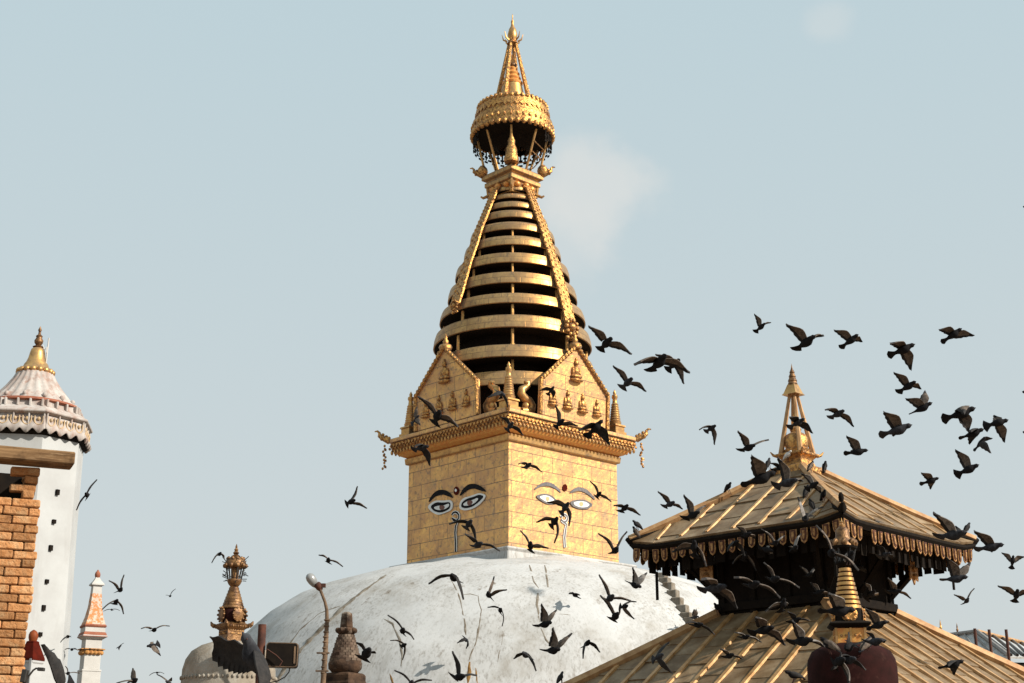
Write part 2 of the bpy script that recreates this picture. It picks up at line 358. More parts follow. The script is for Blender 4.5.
# dome
prof = [(10.9, 0), (10.8, 1.5), (10.6, 3.0), (10.2, 4.2), (9.65, 5.2), (8.95, 6.1), (8.15, 6.9), (7.3, 7.48), (6.4, 7.88), (5.5, 8.14), (4.6, 8.32), (3.9, 8.46), (3.45, 8.60), (3.15, 8.74), (2.0, 8.78), (0.0, 8.8)]
sp = []
for i in range(len(prof) - 1):
    for k in range(4):
        t = k / 4; sp.append((prof[i][0] * (1 - t) + prof[i + 1][0] * t, prof[i][1] * (1 - t) + prof[i + 1][1] * t))
sp.append(prof[-1])
dome_b = MB(); dome_b.lathe(sp, 128)
dome_b.v = [tuple(Vector(v) + Vector((v[0], v[1], 0)).normalized() * (0.10 * noise.noise(Vector(v) * 0.35) + 0.045 * noise.noise(Vector(v) * 1.3) + 0.018 * noise.noise(Vector(v) * 3.4)) + Vector((0, 0, 0.05 * noise.noise(Vector(v) * 0.5)))) if v[2] > 0.01 else v for v in dome_b.v]
dome = dome_b.build('dome', M['plaster'], stupa, smooth=60)
bpy.context.view_layer.update()
dg = bpy.context.evaluated_depsgraph_get()
def hit(px, py):
    ok, p, nr, i, ob, mx = scene.ray_cast(bpy.context.evaluated_depsgraph_get(), CAM, ray(px, py).normalized())
    return (p, nr, ob) if ok else (None, None, None)
def drape(path, step=5):
    out = []
    for (x0, y0), (x1, y1) in zip(path, path[1:]):
        k = max(1, int(math.hypot(x1 - x0, y1 - y0) / step))
        for i in range(k):
            t = i / k; p, nr, ob = hit(x0 + (x1 - x0) * t + random.uniform(-.5, .5), y0 + (y1 - y0) * t)
            if p: out.append(to_local(p))
    return out
for name, path, rad, m in [
    ('plaster_ridge', [(386, 575), (365, 590), (345, 606), (325, 625), (305, 645), (285, 668), (272, 690)], 0.13, 'ridge'),
    ('plaster_ridge', [(340, 606), (318, 614), (300, 630), (280, 656)], 0.05, 'ridge'),
    ('plaster_crack', [(451, 580), (456, 590), (461, 602), (464, 620), (467, 640)], 0.055, 'ridge'),
    ('plaster_crack', [(461, 595), (470, 594), (478, 596), (481, 610), (479, 625), (477, 640), (471, 655), (467, 668)], 0.06, 'ridge'),
    ('plaster_crack', [(529, 565), (534, 582), (539, 588), (537, 605), (541, 628)], 0.06, 'ridge'),
    ('plaster_crack', [(545, 565), (547, 580), (550, 598)], 0.05, 'ridge'),
    ('plaster_crack', [(541, 628), (546, 640), (552, 646), (566, 646)], 0.06, 'ridge'),
    ('plaster_crack', [(383, 619), (392, 624), (400, 640), (402, 655), (400, 672)], 0.07, 'ridge'),
    ('plaster_crack', [(503, 634), (500, 650), (496, 668)], 0.025, 'ridge'),
    ('plaster_crack', [(560, 614), (570, 615), (577, 617)], 0.04, 'ridge'),
    ('rust_streak', [(470, 662), (469, 672), (467, 690)], 0.10, 'ochre'),
    ('rust_streak', [(476, 668), (477, 680), (478, 692)], 0.07, 'ochre'),
    ('rust_streak', [(390, 674), (393, 684), (394, 695)], 0.06, 'ochre')]:
    pts = drape(path)
    if len(pts) > 2:
        b = MB(); b.tube(pts, [rad * (0.75 if 'ridge' in name else 0.5) * (0.4 + 0.9 * random.random()) * (0.4 if i in (0, len(pts) - 1) else 1) for i in range(len(pts))], 7, flat=1)
        # sink the tube so that only a low ridge stands out
        nrm = [Vector((p.x, p.y, max(0.2, p.z - 3.5) * 1.6)).normalized() for p in pts]
        for i, p in enumerate(pts):
            for k in range(7):
                v = Vector(b.v[i * 7 + k]); h = (v - p).dot(nrm[i]); b.v[i * 7 + k] = tuple(v - nrm[i] * (h * 0.84))
        b.build(name, M[m], dome, smooth=60)
# stepped blocks climbing the right shoulder
st = MB(); stp = drape([(662, 578), (669, 588), (678, 603), (687, 618), (694, 628), (703, 645)], 6)
for p in stp:
    st = MB(); st.box(p + Vector((0, 0, 0.02)), (0.30, 0.30, 0.26), Matrix.Rotation(R_(20), 3, 'Z'))
    st.build('step', M['ridge'], dome, bevel=0.02)

# base ledge
b = MB(); b.sq([(3.05, 8.0), (2.92, 8.70), (2.98, 8.72), (2.97, 8.80), (2.66, 8.86), (2.50, 8.88)])
b.build('base_ledge', M['plaster'], stupa, bevel=0.03)
# tower block with four gilded faces
H = 2.53; Z0, Z1 = 8.86, 12.5
b = MB()
for k in range(4):
    rt = Matrix.Rotation(k * math.pi / 2, 3, 'Z')
    vs = []
    nx = 12; nz = 10; fs = []; uvs = []
    for j in range(nz + 1):
        for i in range(nx + 1):
            u = -H + 2 * H * i / nx; z = Z0 + (Z1 - Z0) * j / nz
            edge = i in (0, nx)
            dy = 0 if edge else 0.02 * noise.noise(Vector((u * 1.1 + 9 * k, z * 1.1, 0)))
            vs.append(rt @ Vector((u, -H + dy, z)))
    for j in range(nz):
        for i in range(nx):
            q = (j * (nx + 1) + i, j * (nx + 1) + i + 1, (j + 1) * (nx + 1) + i + 1, (j + 1) * (nx + 1) + i)
            fs.append(q)
            f = lambda i_, j_: (-H + 2 * H * i_ / nx + 7 + 11 * k, Z0 + (Z1 - Z0) * j_ / nz)
            uvs.append((f(i, j), f(i + 1, j), f(i + 1, j + 1), f(i, j + 1)))
    b.add(vs, fs, 0, uvs)
block = b.build('tower_block', M['gold_panel'], stupa)

# painted eyes: traced from the picture on to the real face planes
def face_uv(px, py, face):        # face 'r' (local -Y) or 'l' (local -X)
    o = to_local(CAM); d = ray(px, py); d = Vector((d.x * ca + d.y * sa, -d.x * sa + d.y * ca, d.z))
    if face == 'r': t = (-H - o.y) / d.y
    else: t = (-H - o.x) / d.x
    p = o + d * t
    return (p.x, p.z) if face == 'r' else (-p.y, p.z)
FR = {'r': (Vector((0, -H, 0)), Vector((1, 0, 0)), Vector((0, 0, 1)), Vector((0, -1, 0))),
      'l': (Vector((-H, 0, 0)), Vector((0, -1, 0)), Vector((0, 0, 1)), Vector((-1, 0, 0)))}
def smooth_poly(p, it=2):
    for _ in range(it):
        q = []
        for i in range(len(p)):
            a, c = Vector(p[i]), Vector(p[(i + 1) % len(p)])
            q += [tuple(a * .78 + c * .22), tuple(a * .22 + c * .78)]
        p = q
    return p
def traced(face, pts, ox, oy, sc): return [face_uv(ox + x / sc, oy + y / sc, face) for x, y in pts]
def shrink(p, k):
    c = sum((Vector(q) for q in p), Vector((0, 0))) / len(p)
    return [tuple(c + (Vector(q) - c) * k) for q in p]
def layered(name, face, layers, label=None):
    b = MB(); o, u, v, nn = FR[face]
    for i, (poly, mi) in enumerate(layers):
        b.plate(poly, 0.024 + 0.007 * i, (o - nn * 0.0 + nn * 0.012, u, v, nn), mi)
    ob = b.build(name, EYE_M[face], block)
    if label: ob['label'] = label
    return ob
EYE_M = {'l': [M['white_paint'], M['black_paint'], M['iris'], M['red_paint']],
         'r': [M['white_paint'], M['glare_lightened_black'], M['iris_pale'], M['red_paint']]}
def P_(face, pts, it=2):
    ox, oy, sc = (420, 470, 6.83) if face == 'l' else (520, 470, 6.83)
    return smooth_poly(traced(face, pts, ox, oy, sc), it)
# left face
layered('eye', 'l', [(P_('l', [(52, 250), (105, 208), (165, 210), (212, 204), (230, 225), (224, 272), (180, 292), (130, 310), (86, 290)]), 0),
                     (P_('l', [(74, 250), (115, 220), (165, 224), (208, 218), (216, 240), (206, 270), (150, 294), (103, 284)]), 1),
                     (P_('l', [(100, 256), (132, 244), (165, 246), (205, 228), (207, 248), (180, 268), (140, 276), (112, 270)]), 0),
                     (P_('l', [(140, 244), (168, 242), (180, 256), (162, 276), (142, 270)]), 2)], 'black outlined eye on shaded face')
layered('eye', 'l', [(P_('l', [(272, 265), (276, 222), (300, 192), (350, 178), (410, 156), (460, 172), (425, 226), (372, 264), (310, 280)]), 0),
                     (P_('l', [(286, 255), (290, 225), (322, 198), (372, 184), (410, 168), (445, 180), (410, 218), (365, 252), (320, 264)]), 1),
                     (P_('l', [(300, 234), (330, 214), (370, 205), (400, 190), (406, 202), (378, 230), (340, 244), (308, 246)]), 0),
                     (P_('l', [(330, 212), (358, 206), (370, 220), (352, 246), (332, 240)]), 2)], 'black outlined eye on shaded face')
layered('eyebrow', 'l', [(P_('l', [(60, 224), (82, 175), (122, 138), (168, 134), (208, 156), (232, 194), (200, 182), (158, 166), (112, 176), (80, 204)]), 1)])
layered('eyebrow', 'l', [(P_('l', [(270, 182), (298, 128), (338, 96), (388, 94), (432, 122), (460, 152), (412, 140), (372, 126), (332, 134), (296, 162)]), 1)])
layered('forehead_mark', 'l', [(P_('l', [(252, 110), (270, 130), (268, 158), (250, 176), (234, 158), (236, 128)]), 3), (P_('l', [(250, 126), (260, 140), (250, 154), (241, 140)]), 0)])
def nose(face, ring_c, rr, stem):
    ox, oy, sc = (420, 470, 6.83) if face == 'l' else (520, 470, 6.83)
    o, u, v, nn = FR[face]
    pts = [(ring_c[0] + rr * math.cos(a) * 0.85, ring_c[1] + rr * math.sin(a)) for a in [math.pi * (0.9 - k / 9 * 1.75) * -1 for k in range(10)]]
    path = [face_uv(ox + x / sc, oy + y / sc, face) for x, y in pts + stem]
    P3 = [o + u * a + v * c + nn * 0.03 for a, c in path]
    b = MB(); b.tube(P3, 0.062, 6, 0); b.tube([p + nn * 0.035 for p in P3], 0.036, 6, 1)
    for i in range(len(b.v)):
        w = Vector(b.v[i]); h = (w - o).dot(nn); b.v[i] = tuple(w + nn * ((0.02 + (h - 0.02) * 0.3) - h))
    b.build('nose_curl', EYE_M[face], block)
nose('l', (246, 318), 30, [(262, 352), (248, 385), (244, 430), (248, 490), (248, 560)])
# right face
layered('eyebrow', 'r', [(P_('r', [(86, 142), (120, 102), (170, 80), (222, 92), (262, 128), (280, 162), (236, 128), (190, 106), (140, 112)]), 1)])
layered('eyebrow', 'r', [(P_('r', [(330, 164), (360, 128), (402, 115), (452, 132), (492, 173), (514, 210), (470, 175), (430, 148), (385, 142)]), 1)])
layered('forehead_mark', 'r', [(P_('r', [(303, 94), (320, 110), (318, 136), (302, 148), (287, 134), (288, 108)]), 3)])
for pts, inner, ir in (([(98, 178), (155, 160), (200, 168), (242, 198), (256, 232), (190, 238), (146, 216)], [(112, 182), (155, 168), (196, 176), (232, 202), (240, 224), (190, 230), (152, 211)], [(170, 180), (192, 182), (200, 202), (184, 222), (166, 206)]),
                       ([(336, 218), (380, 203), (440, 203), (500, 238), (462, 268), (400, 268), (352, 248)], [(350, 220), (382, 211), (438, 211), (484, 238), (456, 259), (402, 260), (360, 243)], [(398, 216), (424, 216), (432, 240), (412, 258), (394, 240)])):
    layered('eye', 'r', [(P_('r', pts), 1), (shrink(P_('r', inner), .86), 0), (shrink(P_('r', ir), .8), 2)], 'glare-lightened grey outlined eye on sunlit face')
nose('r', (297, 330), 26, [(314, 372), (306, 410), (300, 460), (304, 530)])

# cornice
CH = 3.02
b = MB()
b.sq([(H + 0.04, 12.28), (H + 0.10, 12.30), (H + 0.12, 12.50), (H + 0.05, 12.52)])
cor = b.build('cornice', M['gold'], stupa, bevel=0.02)
b = MB(); b.sq([(H + 0.05, 12.52), (H + 0.26, 12.62), (H + 0.34, 12.74), (H + 0.1, 12.76)]); b.build('moulding', M['red_gold'], cor)
b = MB(); b.sq([(CH - 0.1, 12.76), (CH - 0.06, 12.80), (CH - 0.02, 13.04), (CH - 0.2, 13.05)])
for k in range(4):
    rt = Matrix.Rotation(k * math.pi / 2, 3, 'Z')
    for i in range(36):                                    # leaf pattern of the frieze and its row of hanging drops
        u = -CH + 0.08 + (2 * CH - 0.16) * i / 35
        b.ball(rt @ Vector((u, -CH + 0.05, 12.73)), (0.055, 0.05, 0.085), 6, 1, 4)
        b.ball(rt @ Vector((u + 0.08, -CH + 0.02, 12.86)), (0.06, 0.035, 0.05), 6, 0, 4)
        b.box(rt @ Vector((u, -CH + 0.01, 12.96)), (0.07, 0.06, 0.09), rt @ Matrix.Rotation(R_(45), 3, 'Y'), 0)
b.build('frieze', [M['gold_relief'], M['gold']], cor, smooth=50)
b = MB(); b.sq([(CH - 0.2, 13.05), (CH + 0.05, 13.07), (CH + 0.05, 13.19), (CH, 13.22), (1.5, 13.24)])
b.build('ledge', M['gold_panel'], cor, bevel=0.015)
def curl(c, rt, s=1.0):
    b = MB()
    pts = [Vector((0, 0, 0)), Vector((-.10, -.10, .10)), Vector((-.20, -.20, .16)), Vector((-.30, -.30, .26)), Vector((-.30, -.30, .38)), Vector((-.36, -.36, .46)), Vector((-.44, -.44, .44))]
    b.tube([c + rt @ (p * s) for p in pts], [.12 * s, .13 * s, .11 * s, .085 * s, .06 * s, .045 * s, .025 * s], 7)
    for a, z in ((-.1, .22), (-.2, .30), (-.02, .16)):
        b.ball(c + rt @ (Vector((a, a, z)) * s), .075 * s, 7, 0, 5)
    for a in (-.06, .06): b.ball(c + rt @ (Vector((-.24 + a, -.24 - a, .14)) * s), .07 * s, 6, 0, 4)
    return b
for k in range(4):
    rt = Matrix.Rotation(k * math.pi / 2, 3, 'Z')
    b = curl(rt @ Vector((-CH, -CH, 13.12)), rt, 0.85 if k != 0 else 0.6); b.build('corner_ornament', M['gold_relief'], cor, smooth=60)
    if k:
        b = MB()
        for j in range(9):
            o = rt @ Vector((-CH - 0.12 - 0.03 * math.sin(j), -CH - 0.12 + 0.04 * math.sin(j * 2.1), 12.98 - j * 0.10))
            b.ball(o, (.045, .045, .05), 6, 0, 4)
            if j % 2: b.box(o + Vector((.05 * math.sin(j * 3), .05 * math.cos(j * 2), -.03)), (.09, .02, .08), None, 0)
        b.build('bell_chain', M['gold_relief'], cor, smooth=60)
# corner spires
for k in range(4):
    rt = Matrix.Rotation(k * math.pi / 2, 3, 'Z')
    c = rt @ Vector((-2.52, -2.52, 13.22))
    b = MB(); b.sq([(.27, 0), (.27, .16), (.22, .18), (.22, .34), (.26, .36), (.24, .42)], c)
    pr = [(.20, .42), (.22, .52)]
    for j in range(8):
        z = .52 + j * .085; r = .185 - j * .010; pr += [(r, z), (r + .015, z + .05), (r - .01, z + .08)]
    pr += [(.09, 1.22), (.075, 1.36), (.11, 1.42), (.10, 1.50), (.05, 1.53), (.06, 1.60), (.0, 1.72)]
    b.lathe(pr, 12, c); b.build('corner_spire', M['gold'], stupa, smooth=40)

# gable shields
def buddha(c, u, n, s, b=None):
    """small seated figure in relief on a lotus base; c = base point on the plate"""
    b = b or MB(); z = Vector((0, 0, 1))
    def e(x, y, h, rx, ry, rz, k=8):
        bb = MB(); bb.ball((0, 0, 0), (1, 1, 1), k, 0, 6)
        b.add([c + u * (x * s + v[0] * rx * s) + n * (y * s + v[1] * ry * s) + z * (h * s + v[2] * rz * s) for v in map(Vector, bb.v)], bb.f)
    e(0, .10, .08, .42, .22, .10); e(0, .08, .26, .36, .2, .13); e(0, .06, .55, .20, .15, .28); e(-.22, .05, .5, .08, .1, .24); e(.22, .05, .5, .08, .1, .24)
    e(0, .08, .95, .13, .13, .16); e(0, .08, 1.13, .06, .06, .09)
    return b
shield0 = None; SN = 3.0
poly = [(-1.58, 13.24), (1.58, 13.24), (1.58, 14.42), (0, 15.86), (-1.58, 14.42)]
lean = R_(3)
for k in range(4):
    rt = Matrix.Rotation(k * math.pi / 2, 3, 'Z')
    u = rt @ Vector((1, 0, 0)); nn = rt @ Vector((0, -1, 0))
    v = (Vector((0, 0, 1)) * math.cos(lean) + nn * math.sin(lean)); n2 = u.cross(v)
    O = nn * SN + Vector((0, 0, 13.24))
    fr = (O - n2 * 0.12, u, v, n2)
    b = MB(); b.plate([(x, z - 13.24) for x, z in poly], 0.12, fr, 0, uv=True)
    sh = b.build('gable_shield', M['gold_panel'], stupa)
    b = MB()
    for (x0, z0), (x1, z1) in ((poly[2], poly[3]), (poly[3], poly[4]), (poly[1], poly[2]), (poly[4], poly[0])):
        a0 = O + u * x0 + v * (z0 - 13.24) + n2 * 0.03; a1 = O + u * x1 + v * (z1 - 13.24) + n2 * 0.03
        b.tube([a0, a1], 0.07, 6)
        m_ = max(4, int((a1 - a0).length / 0.16))
        if (z0 != 13.24 and z1 != 13.24):
            for j in range(m_):
                b.ball(a0.lerp(a1, (j + .5) / m_) + n2 * 0.03, .075, 6, 0, 4)
    b.build('border', M['gold_relief'], sh, smooth=50)
    for x, z, s in ((0, 1.36, .70), (-1.04, .36, .52), (-.35, .36, .56), (.35, .36, .56), (1.04, .36, .50)):
        buddha(O + u * x + v * z + n2 * 0.01, u, n2, s).build('buddha_relief', M['gold_relief'], sh, smooth=60)
    b = MB(); c = O + v * 2.62 - nn * 0.05                        # little finial on the apex
    b.lathe([(.20, -.1), (.24, 0), (.20, .08), (.08, .12), (.11, .2), (.05, .3), (.06, .36), (0, .5)], 10, c)
    b.build('apex_finial', M['gold_relief'], sh, smooth=50)
# S-shaped serpents at the near corner
for face, sx in (('l', -1), ('r', 1)):
    c0 = to_local(at(492.5 if sx < 0 else 526, 412, 44.9))
    du = Vector((0, -1, 0)) if face == 'l' else Vector((1, 0, 0))
    dx = du * (1 if face == 'l' else -1)
    pts = [(.22, .0), (.0, .02), (-.22, .1), (-.26, .26), (-.12, .40), (.10, .46), (.22, .58), (.18, .74), (.02, .82), (-.10, .90), (-.06, 1.02), (.06, 1.0)]
    b = MB(); b.tube([c0 + dx * x * 0.95 + Vector((0, 0, z * 1.0)) for x, z in pts], [.12, .145, .16, .16, .15, .145, .14, .13, .115, .10, .11, .05], 8)
    b.ball(c0 + Vector((0, 0, .2)), (.14, .14, .16), 8, 0, 6)
    b.build('serpent', M['gold'], stupa, smooth=60)

# spire: dark core and thirteen gilded rings
rings = [(369.8, 384, 2.6), (343.4, 359.3, 83), (313.6, 330, 79.3), (292, 305, 73), (271, 285.2, 64.8), (251.7, 264.5, 57.3), (235, 246.5, 48.6),
         (221, 231, 42.4), (209.5, 218.5, 35.5), (200.7, 208, 30), (193, 198.6, 25), (185.6, 190.5, 20.5)]
data = []
for i, (y0, y1, hw) in enumerate(rings):
    r = hw * 50.5 / F_PX if i else 2.75
    for _ in range(3):
        zz = zat((y0 + y1) / 2, SY - r); d = (SY * math.cos(PITCH) + (zz - 1.6) * math.sin(PITCH))
        if i: r = hw * d / F_PX
    data.append((zat(y0 + (y1 - y0) * (.80 if i else 1), SY - r), zat(y0, SY - r * .985), r))
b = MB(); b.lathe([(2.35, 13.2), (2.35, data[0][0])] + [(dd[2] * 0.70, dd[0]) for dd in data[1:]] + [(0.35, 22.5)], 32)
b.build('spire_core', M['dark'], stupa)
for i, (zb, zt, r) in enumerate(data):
    b = MB(); b.lathe([(r * .66, zb + .012), (r * .985, zb - .004)], 72, mi=1, caps=False); b.lathe([(r * .985, zb - .004), (r, zb + .02), (r * .985 + .015, (zb + zt) / 2), (r * .968, zt - .02), (r * .955, zt), (r * .66, zt + .05)], 72, caps=False)  # first band: shade under the ring put into a dark slot
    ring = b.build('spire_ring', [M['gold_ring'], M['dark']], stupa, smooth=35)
    if i and i < 8:
        zn = data[i - 1][1]
        for k in range(8):
            a = math.pi / 4 * k - math.pi / 2 - SROT + R_(0)
            pr = min(r, data[i - 1][2] * .97) * .93
            pb = MB(); w = .055 if i < 5 else .045
            pb.lathe([(w, zn - .03), (w, zb + .03)], 8, (pr * math.cos(a), pr * math.sin(a), 0))
            pb.lathe([(w * 1.6, zn), (w * 1.6, zn + .07)], 8, (pr * math.cos(a), pr * math.sin(a), 0))
            pb.build('post', M['gold'], ring, smooth=40)
# straps down the four sides
for k in range(4):
    a = math.pi / 2 * k - math.pi / 2
    er = Vector((math.cos(a), math.sin(a), 0)); et = Vector((-er.y, er.x, 0))
    pts = [er * (dd[2] + 0.06) + Vector((0, 0, (dd[0] + dd[1]) / 2)) for dd in data[(2 if k % 2 == 0 else 3):]] + [er * .62 + Vector((0, 0, 22.45))]
    b = MB(); vs = []; N_ = len(pts)
    for i, p in enumerate(pts):
        w = .24 - .12 * i / N_
        for s, o in ((-1, 0), (1, 0), (1, .07), (-1, .07)): vs.append(p + et * w * s + er * o)
    fs = [(i * 4 + k_, i * 4 + (k_ + 1) % 4, (i + 1) * 4 + (k_ + 1) % 4, (i + 1) * 4 + k_) for i in range(N_ - 1) for k_ in range(4)] + [(3, 2, 1, 0), ((N_ - 1) * 4, (N_ - 1) * 4 + 1, (N_ - 1) * 4 + 2, (N_ - 1) * 4 + 3)]
    b.add(vs, fs)
    for i in range(N_ - 1):
        for j in range(3):
            w = .24 - .12 * i / N_
            for s in (-.8, 0, .8): b.ball(pts[i].lerp(pts[i + 1], (j + .5 * (s == 0)) / 3) + er * .065 + et * s * w, (.045, .045, .055), 6, 0, 4)
    strap = b.build('strap', M['gold_relief'], stupa)
    p0 = pts[0] + Vector((0, 0, -.05)); b = MB(); big = k == 0 or k == 2
    R0 = .26 if big else .16
    b.ball(p0 + er * .07, R0 * .62, 10, 0, 6)
    for j in range(10):
        t = 2 * math.pi * j / 10
        b.ball(p0 + er * .09 + et * R0 * math.cos(t) + Vector((0, 0, R0 * math.sin(t))), R0 * .32, 6, 0, 4)
    for j in (-1, 0, 1): b.ball(p0 + er * .05 + et * j * R0 * .7 + Vector((0, 0, -R0 * 1.5)), R0 * .33, 6, 0, 4)
    b.build('medallion', M['gold_relief'], strap, smooth=60)

# neck and square platform under the crown
b = MB(); b.sq([(.55, 22.2), (.62, 22.5), (.66, 22.62)])
for k in range(12):
    a = 2 * math.pi * k / 12
    b.ball((.72 * math.cos(a), .72 * math.sin(a), 22.48), (.13, .13, .12), 8, 1, 5)
b.build('lotus_neck', [M['gold'], M['red_gold']], stupa, smooth=50)
for k in range(4):
    b = MB(); rt = Matrix.Rotation(k * math.pi / 2, 3, 'Z')
    b.tube([rt @ Vector(p) for p in ((-.5, -.5, 22.4), (-.66, -.66, 22.30), (-.76, -.76, 22.24), (-.82, -.82, 22.30))], [.07, .06, .05, .03], 6)
    b.tube([rt @ Vector((-.62, -.62, 22.2)), rt @ Vector((-.66, -.66, 22.66))], .045, 6)
    b.build('bracket', M['gold'], stupa, smooth=50)
b = MB(); b.sq([(.66, 22.60), (.73, 22.64), (.73, 22.80), (.68, 22.82), (.68, 22.86), (.81, 22.92), (.81, 23.08), (.76, 23.12), (.3, 23.2)])
plat = b.build('crown_platform', M['gold_ring'], stupa, bevel=0.012)
for k in range(4):
    rt = Matrix.Rotation(k * math.pi / 2, 3, 'Z')
    b = MB(); c = rt @ Vector((-.78, -.78, 23.15))
    if k == 0: b.lathe([(.26, 0), (.28, .15), (.22, .3), (.20, .55), (.13, .7), (.14, .85), (.08, 1.0), (.03, 1.3), (0, 1.45)], 10, c)
    else:
        b = curl(c + Vector((0, 0, -.05)), rt, .75); b.ball(c + Vector((0, 0, .14)), (.2, .2, .25), 8, 0, 6)
    b.build('platform_ornament', M['gold_relief'], plat, smooth=50)
# crown
CZ = 24.6
b = MB(); b.lathe([(1.44, CZ + .02), (1.50, CZ + .03), (1.52, CZ + .3), (1.49, CZ + .56), (1.40, CZ + .60), (1.37, CZ + .66), (1.37, CZ + 1.0), (1.32, CZ + 1.03), (1.28, CZ + 1.22), (1.2, CZ + 1.22), (.4, CZ + 1.3), (0, CZ + 1.32)], 64)
crown = b.build('crown', M['gold_relief'], stupa, smooth=35)
b = MB(); hem = MB()
for k in range(40):
    a = 2 * math.pi * k / 40; e = Vector((math.cos(a), math.sin(a), 0)); rt = Matrix.Rotation(a + math.pi / 2, 3, 'Z')
    hem.ball(e * 1.49 + Vector((0, 0, CZ + .06)), (.10, .10, .12), 8, 0, 5)                 # scalloped hem
    b.ball(e * 1.515 + Vector((0, 0, CZ + .34)), (.06, .04, .09), 6, 0, 4)
    b.box(e * 1.375 + Vector((0, 0, CZ + .84)), (.15, .05, .15), rt @ Matrix.Rotation(R_(45), 3, 'Y'), 0)
    b.ball(e * 1.27 + Vector((0, 0, CZ + 1.2)), (.09, .09, .11), 6, 0, 4)
b.build('relief_pattern', M['gold_relief'], crown, smooth=50); hem.build('scalloped_hem', M['gold_relief'], crown, smooth=50)
b = MB()
for k in range(52):
    a = 2 * math.pi * k / 52; e = Vector((math.cos(a), math.sin(a), 0)); rt = Matrix.Rotation(a + math.pi / 2, 3, 'Z')
    ln = .32 + .18 * random.random()
    if k % 2 == 0: ln *= .8
    face = e.dot(Vector((-sa, -ca, 0))); ln *= .3 if face > .55 else 1
    b.box(e * 1.45 + Vector((0, 0, CZ - ln / 2 + .05)), (.06, .02, ln), rt)
    for j in range(2 if face < .55 else 0):
        b.box(e * 1.45 + Vector((0, 0, CZ - .16 - .2 * j - .09 * (k % 2))), (.15, .024, .07), rt)
b.build('fringe', M['dark'], crown)
b = MB(); b.lathe([(1.43, CZ + .03), (1.30, CZ + .5), (1.2, CZ + 1.0), (0, CZ + 1.05)], 48, caps=False); b.lathe([(.5, CZ - .5), (.9, CZ - .1), (1.45, CZ - .03)], 24, caps=False)
b.build('crown_shade_lining', M['dark'], crown)  # shade inside the hollow crown coloured in as a black lining
b = MB()
for k in range(8):
    a = 2 * math.pi * k / 8 + math.pi / 4 + math.pi; e = Vector((math.cos(a), math.sin(a), 0))
    pb = MB(); pb.tube([e * (.98 if k % 2 == 0 else .72) + Vector((0, 0, 23.1)), e * 1.30 + Vector((0, 0, CZ + .05))], .045, 7)
    pb.build('cage_post', M['gold'], stupa, smooth=50)
b = MB(); b.lathe([(.20, 23.18), (.20, 23.5), (.14, 23.7), (.15, 24.0), (.09, 24.3), (.08, CZ)], 14)
b.build('cage_core', M['gold_relief'], stupa, smooth=50)
for z, rr in ((23.75, 1.06), (24.12, 1.17)):
    b = MB(); pts = [Vector((rr * math.cos(t), rr * math.sin(t), z)) for t in [math.pi * 2 * k / 8 + math.pi / 4 for k in range(9)]]
    b.tube(pts[5:9], .022, 5); b.build('cage_rail', M['gold'], stupa)
# tripod legs, bell and finial
ap = Vector((0, 0, 28.75))
for k in range(4):
    a = math.pi / 2 * k + math.pi / 4 - SROT + R_(22) ; e = Vector((math.cos(a), math.sin(a), 0))
    b = MB(); p0 = e * .72 + Vector((0, 0, CZ + 1.25)); p1 = ap + e * .10
    b.tube([p0, p1], [.10, .06], 6)
    for j in range(16): b.ball(p0.lerp(p1, (j + .5) / 16), .105 - .003 * j, 6, 0, 4)
    b.build('crown_leg', M['gold_relief'], stupa, smooth=50)
b = MB(); b.lathe([(.52, CZ + 1.28), (.42, CZ + 1.9), (.36, CZ + 2.2)], 20, mi=0)
b.lathe([(.38, CZ + 2.2), (.40, CZ + 2.28), (.30, CZ + 2.38), (.33, CZ + 2.46), (.25, CZ + 2.58), (.28, CZ + 2.66), (.17, CZ + 2.8), (.19, CZ + 2.88), (.08, CZ + 3.0), (.03, CZ + 3.5)], 16, mi=1)
b.build('crown_bell', [M['gold'], M['red_gold']], stupa, smooth=50)
b = MB(); b.ball((0, 0, 27.65), (.16, .16, .13), 10); b.lathe([(.015, 27.7), (.015, 28.7)], 6); b.build('small_bell', M['bronze'], stupa, smooth=60)
b = MB(); b.lathe([(.22, 28.55), (.12, 28.66), (.17, 28.80), (.19, 28.92), (.14, 29.16), (.07, 29.30), (.05, 29.42), (.06, 29.5), (.02, 29.6), (.02, 29.78), (0, 29.85)], 14)
for k in range(8):
    a = 2 * math.pi * k / 8; e = Vector((math.cos(a), math.sin(a), 0))
    b.tube([e * .2 + Vector((0, 0, 28.66)), e * .34 + Vector((0, 0, 28.72)), e * .40 + Vector((0, 0, 28.95))], [.04, .03, .01], 5)
b.build('spire_finial', M['gold'], stupa, smooth=50)
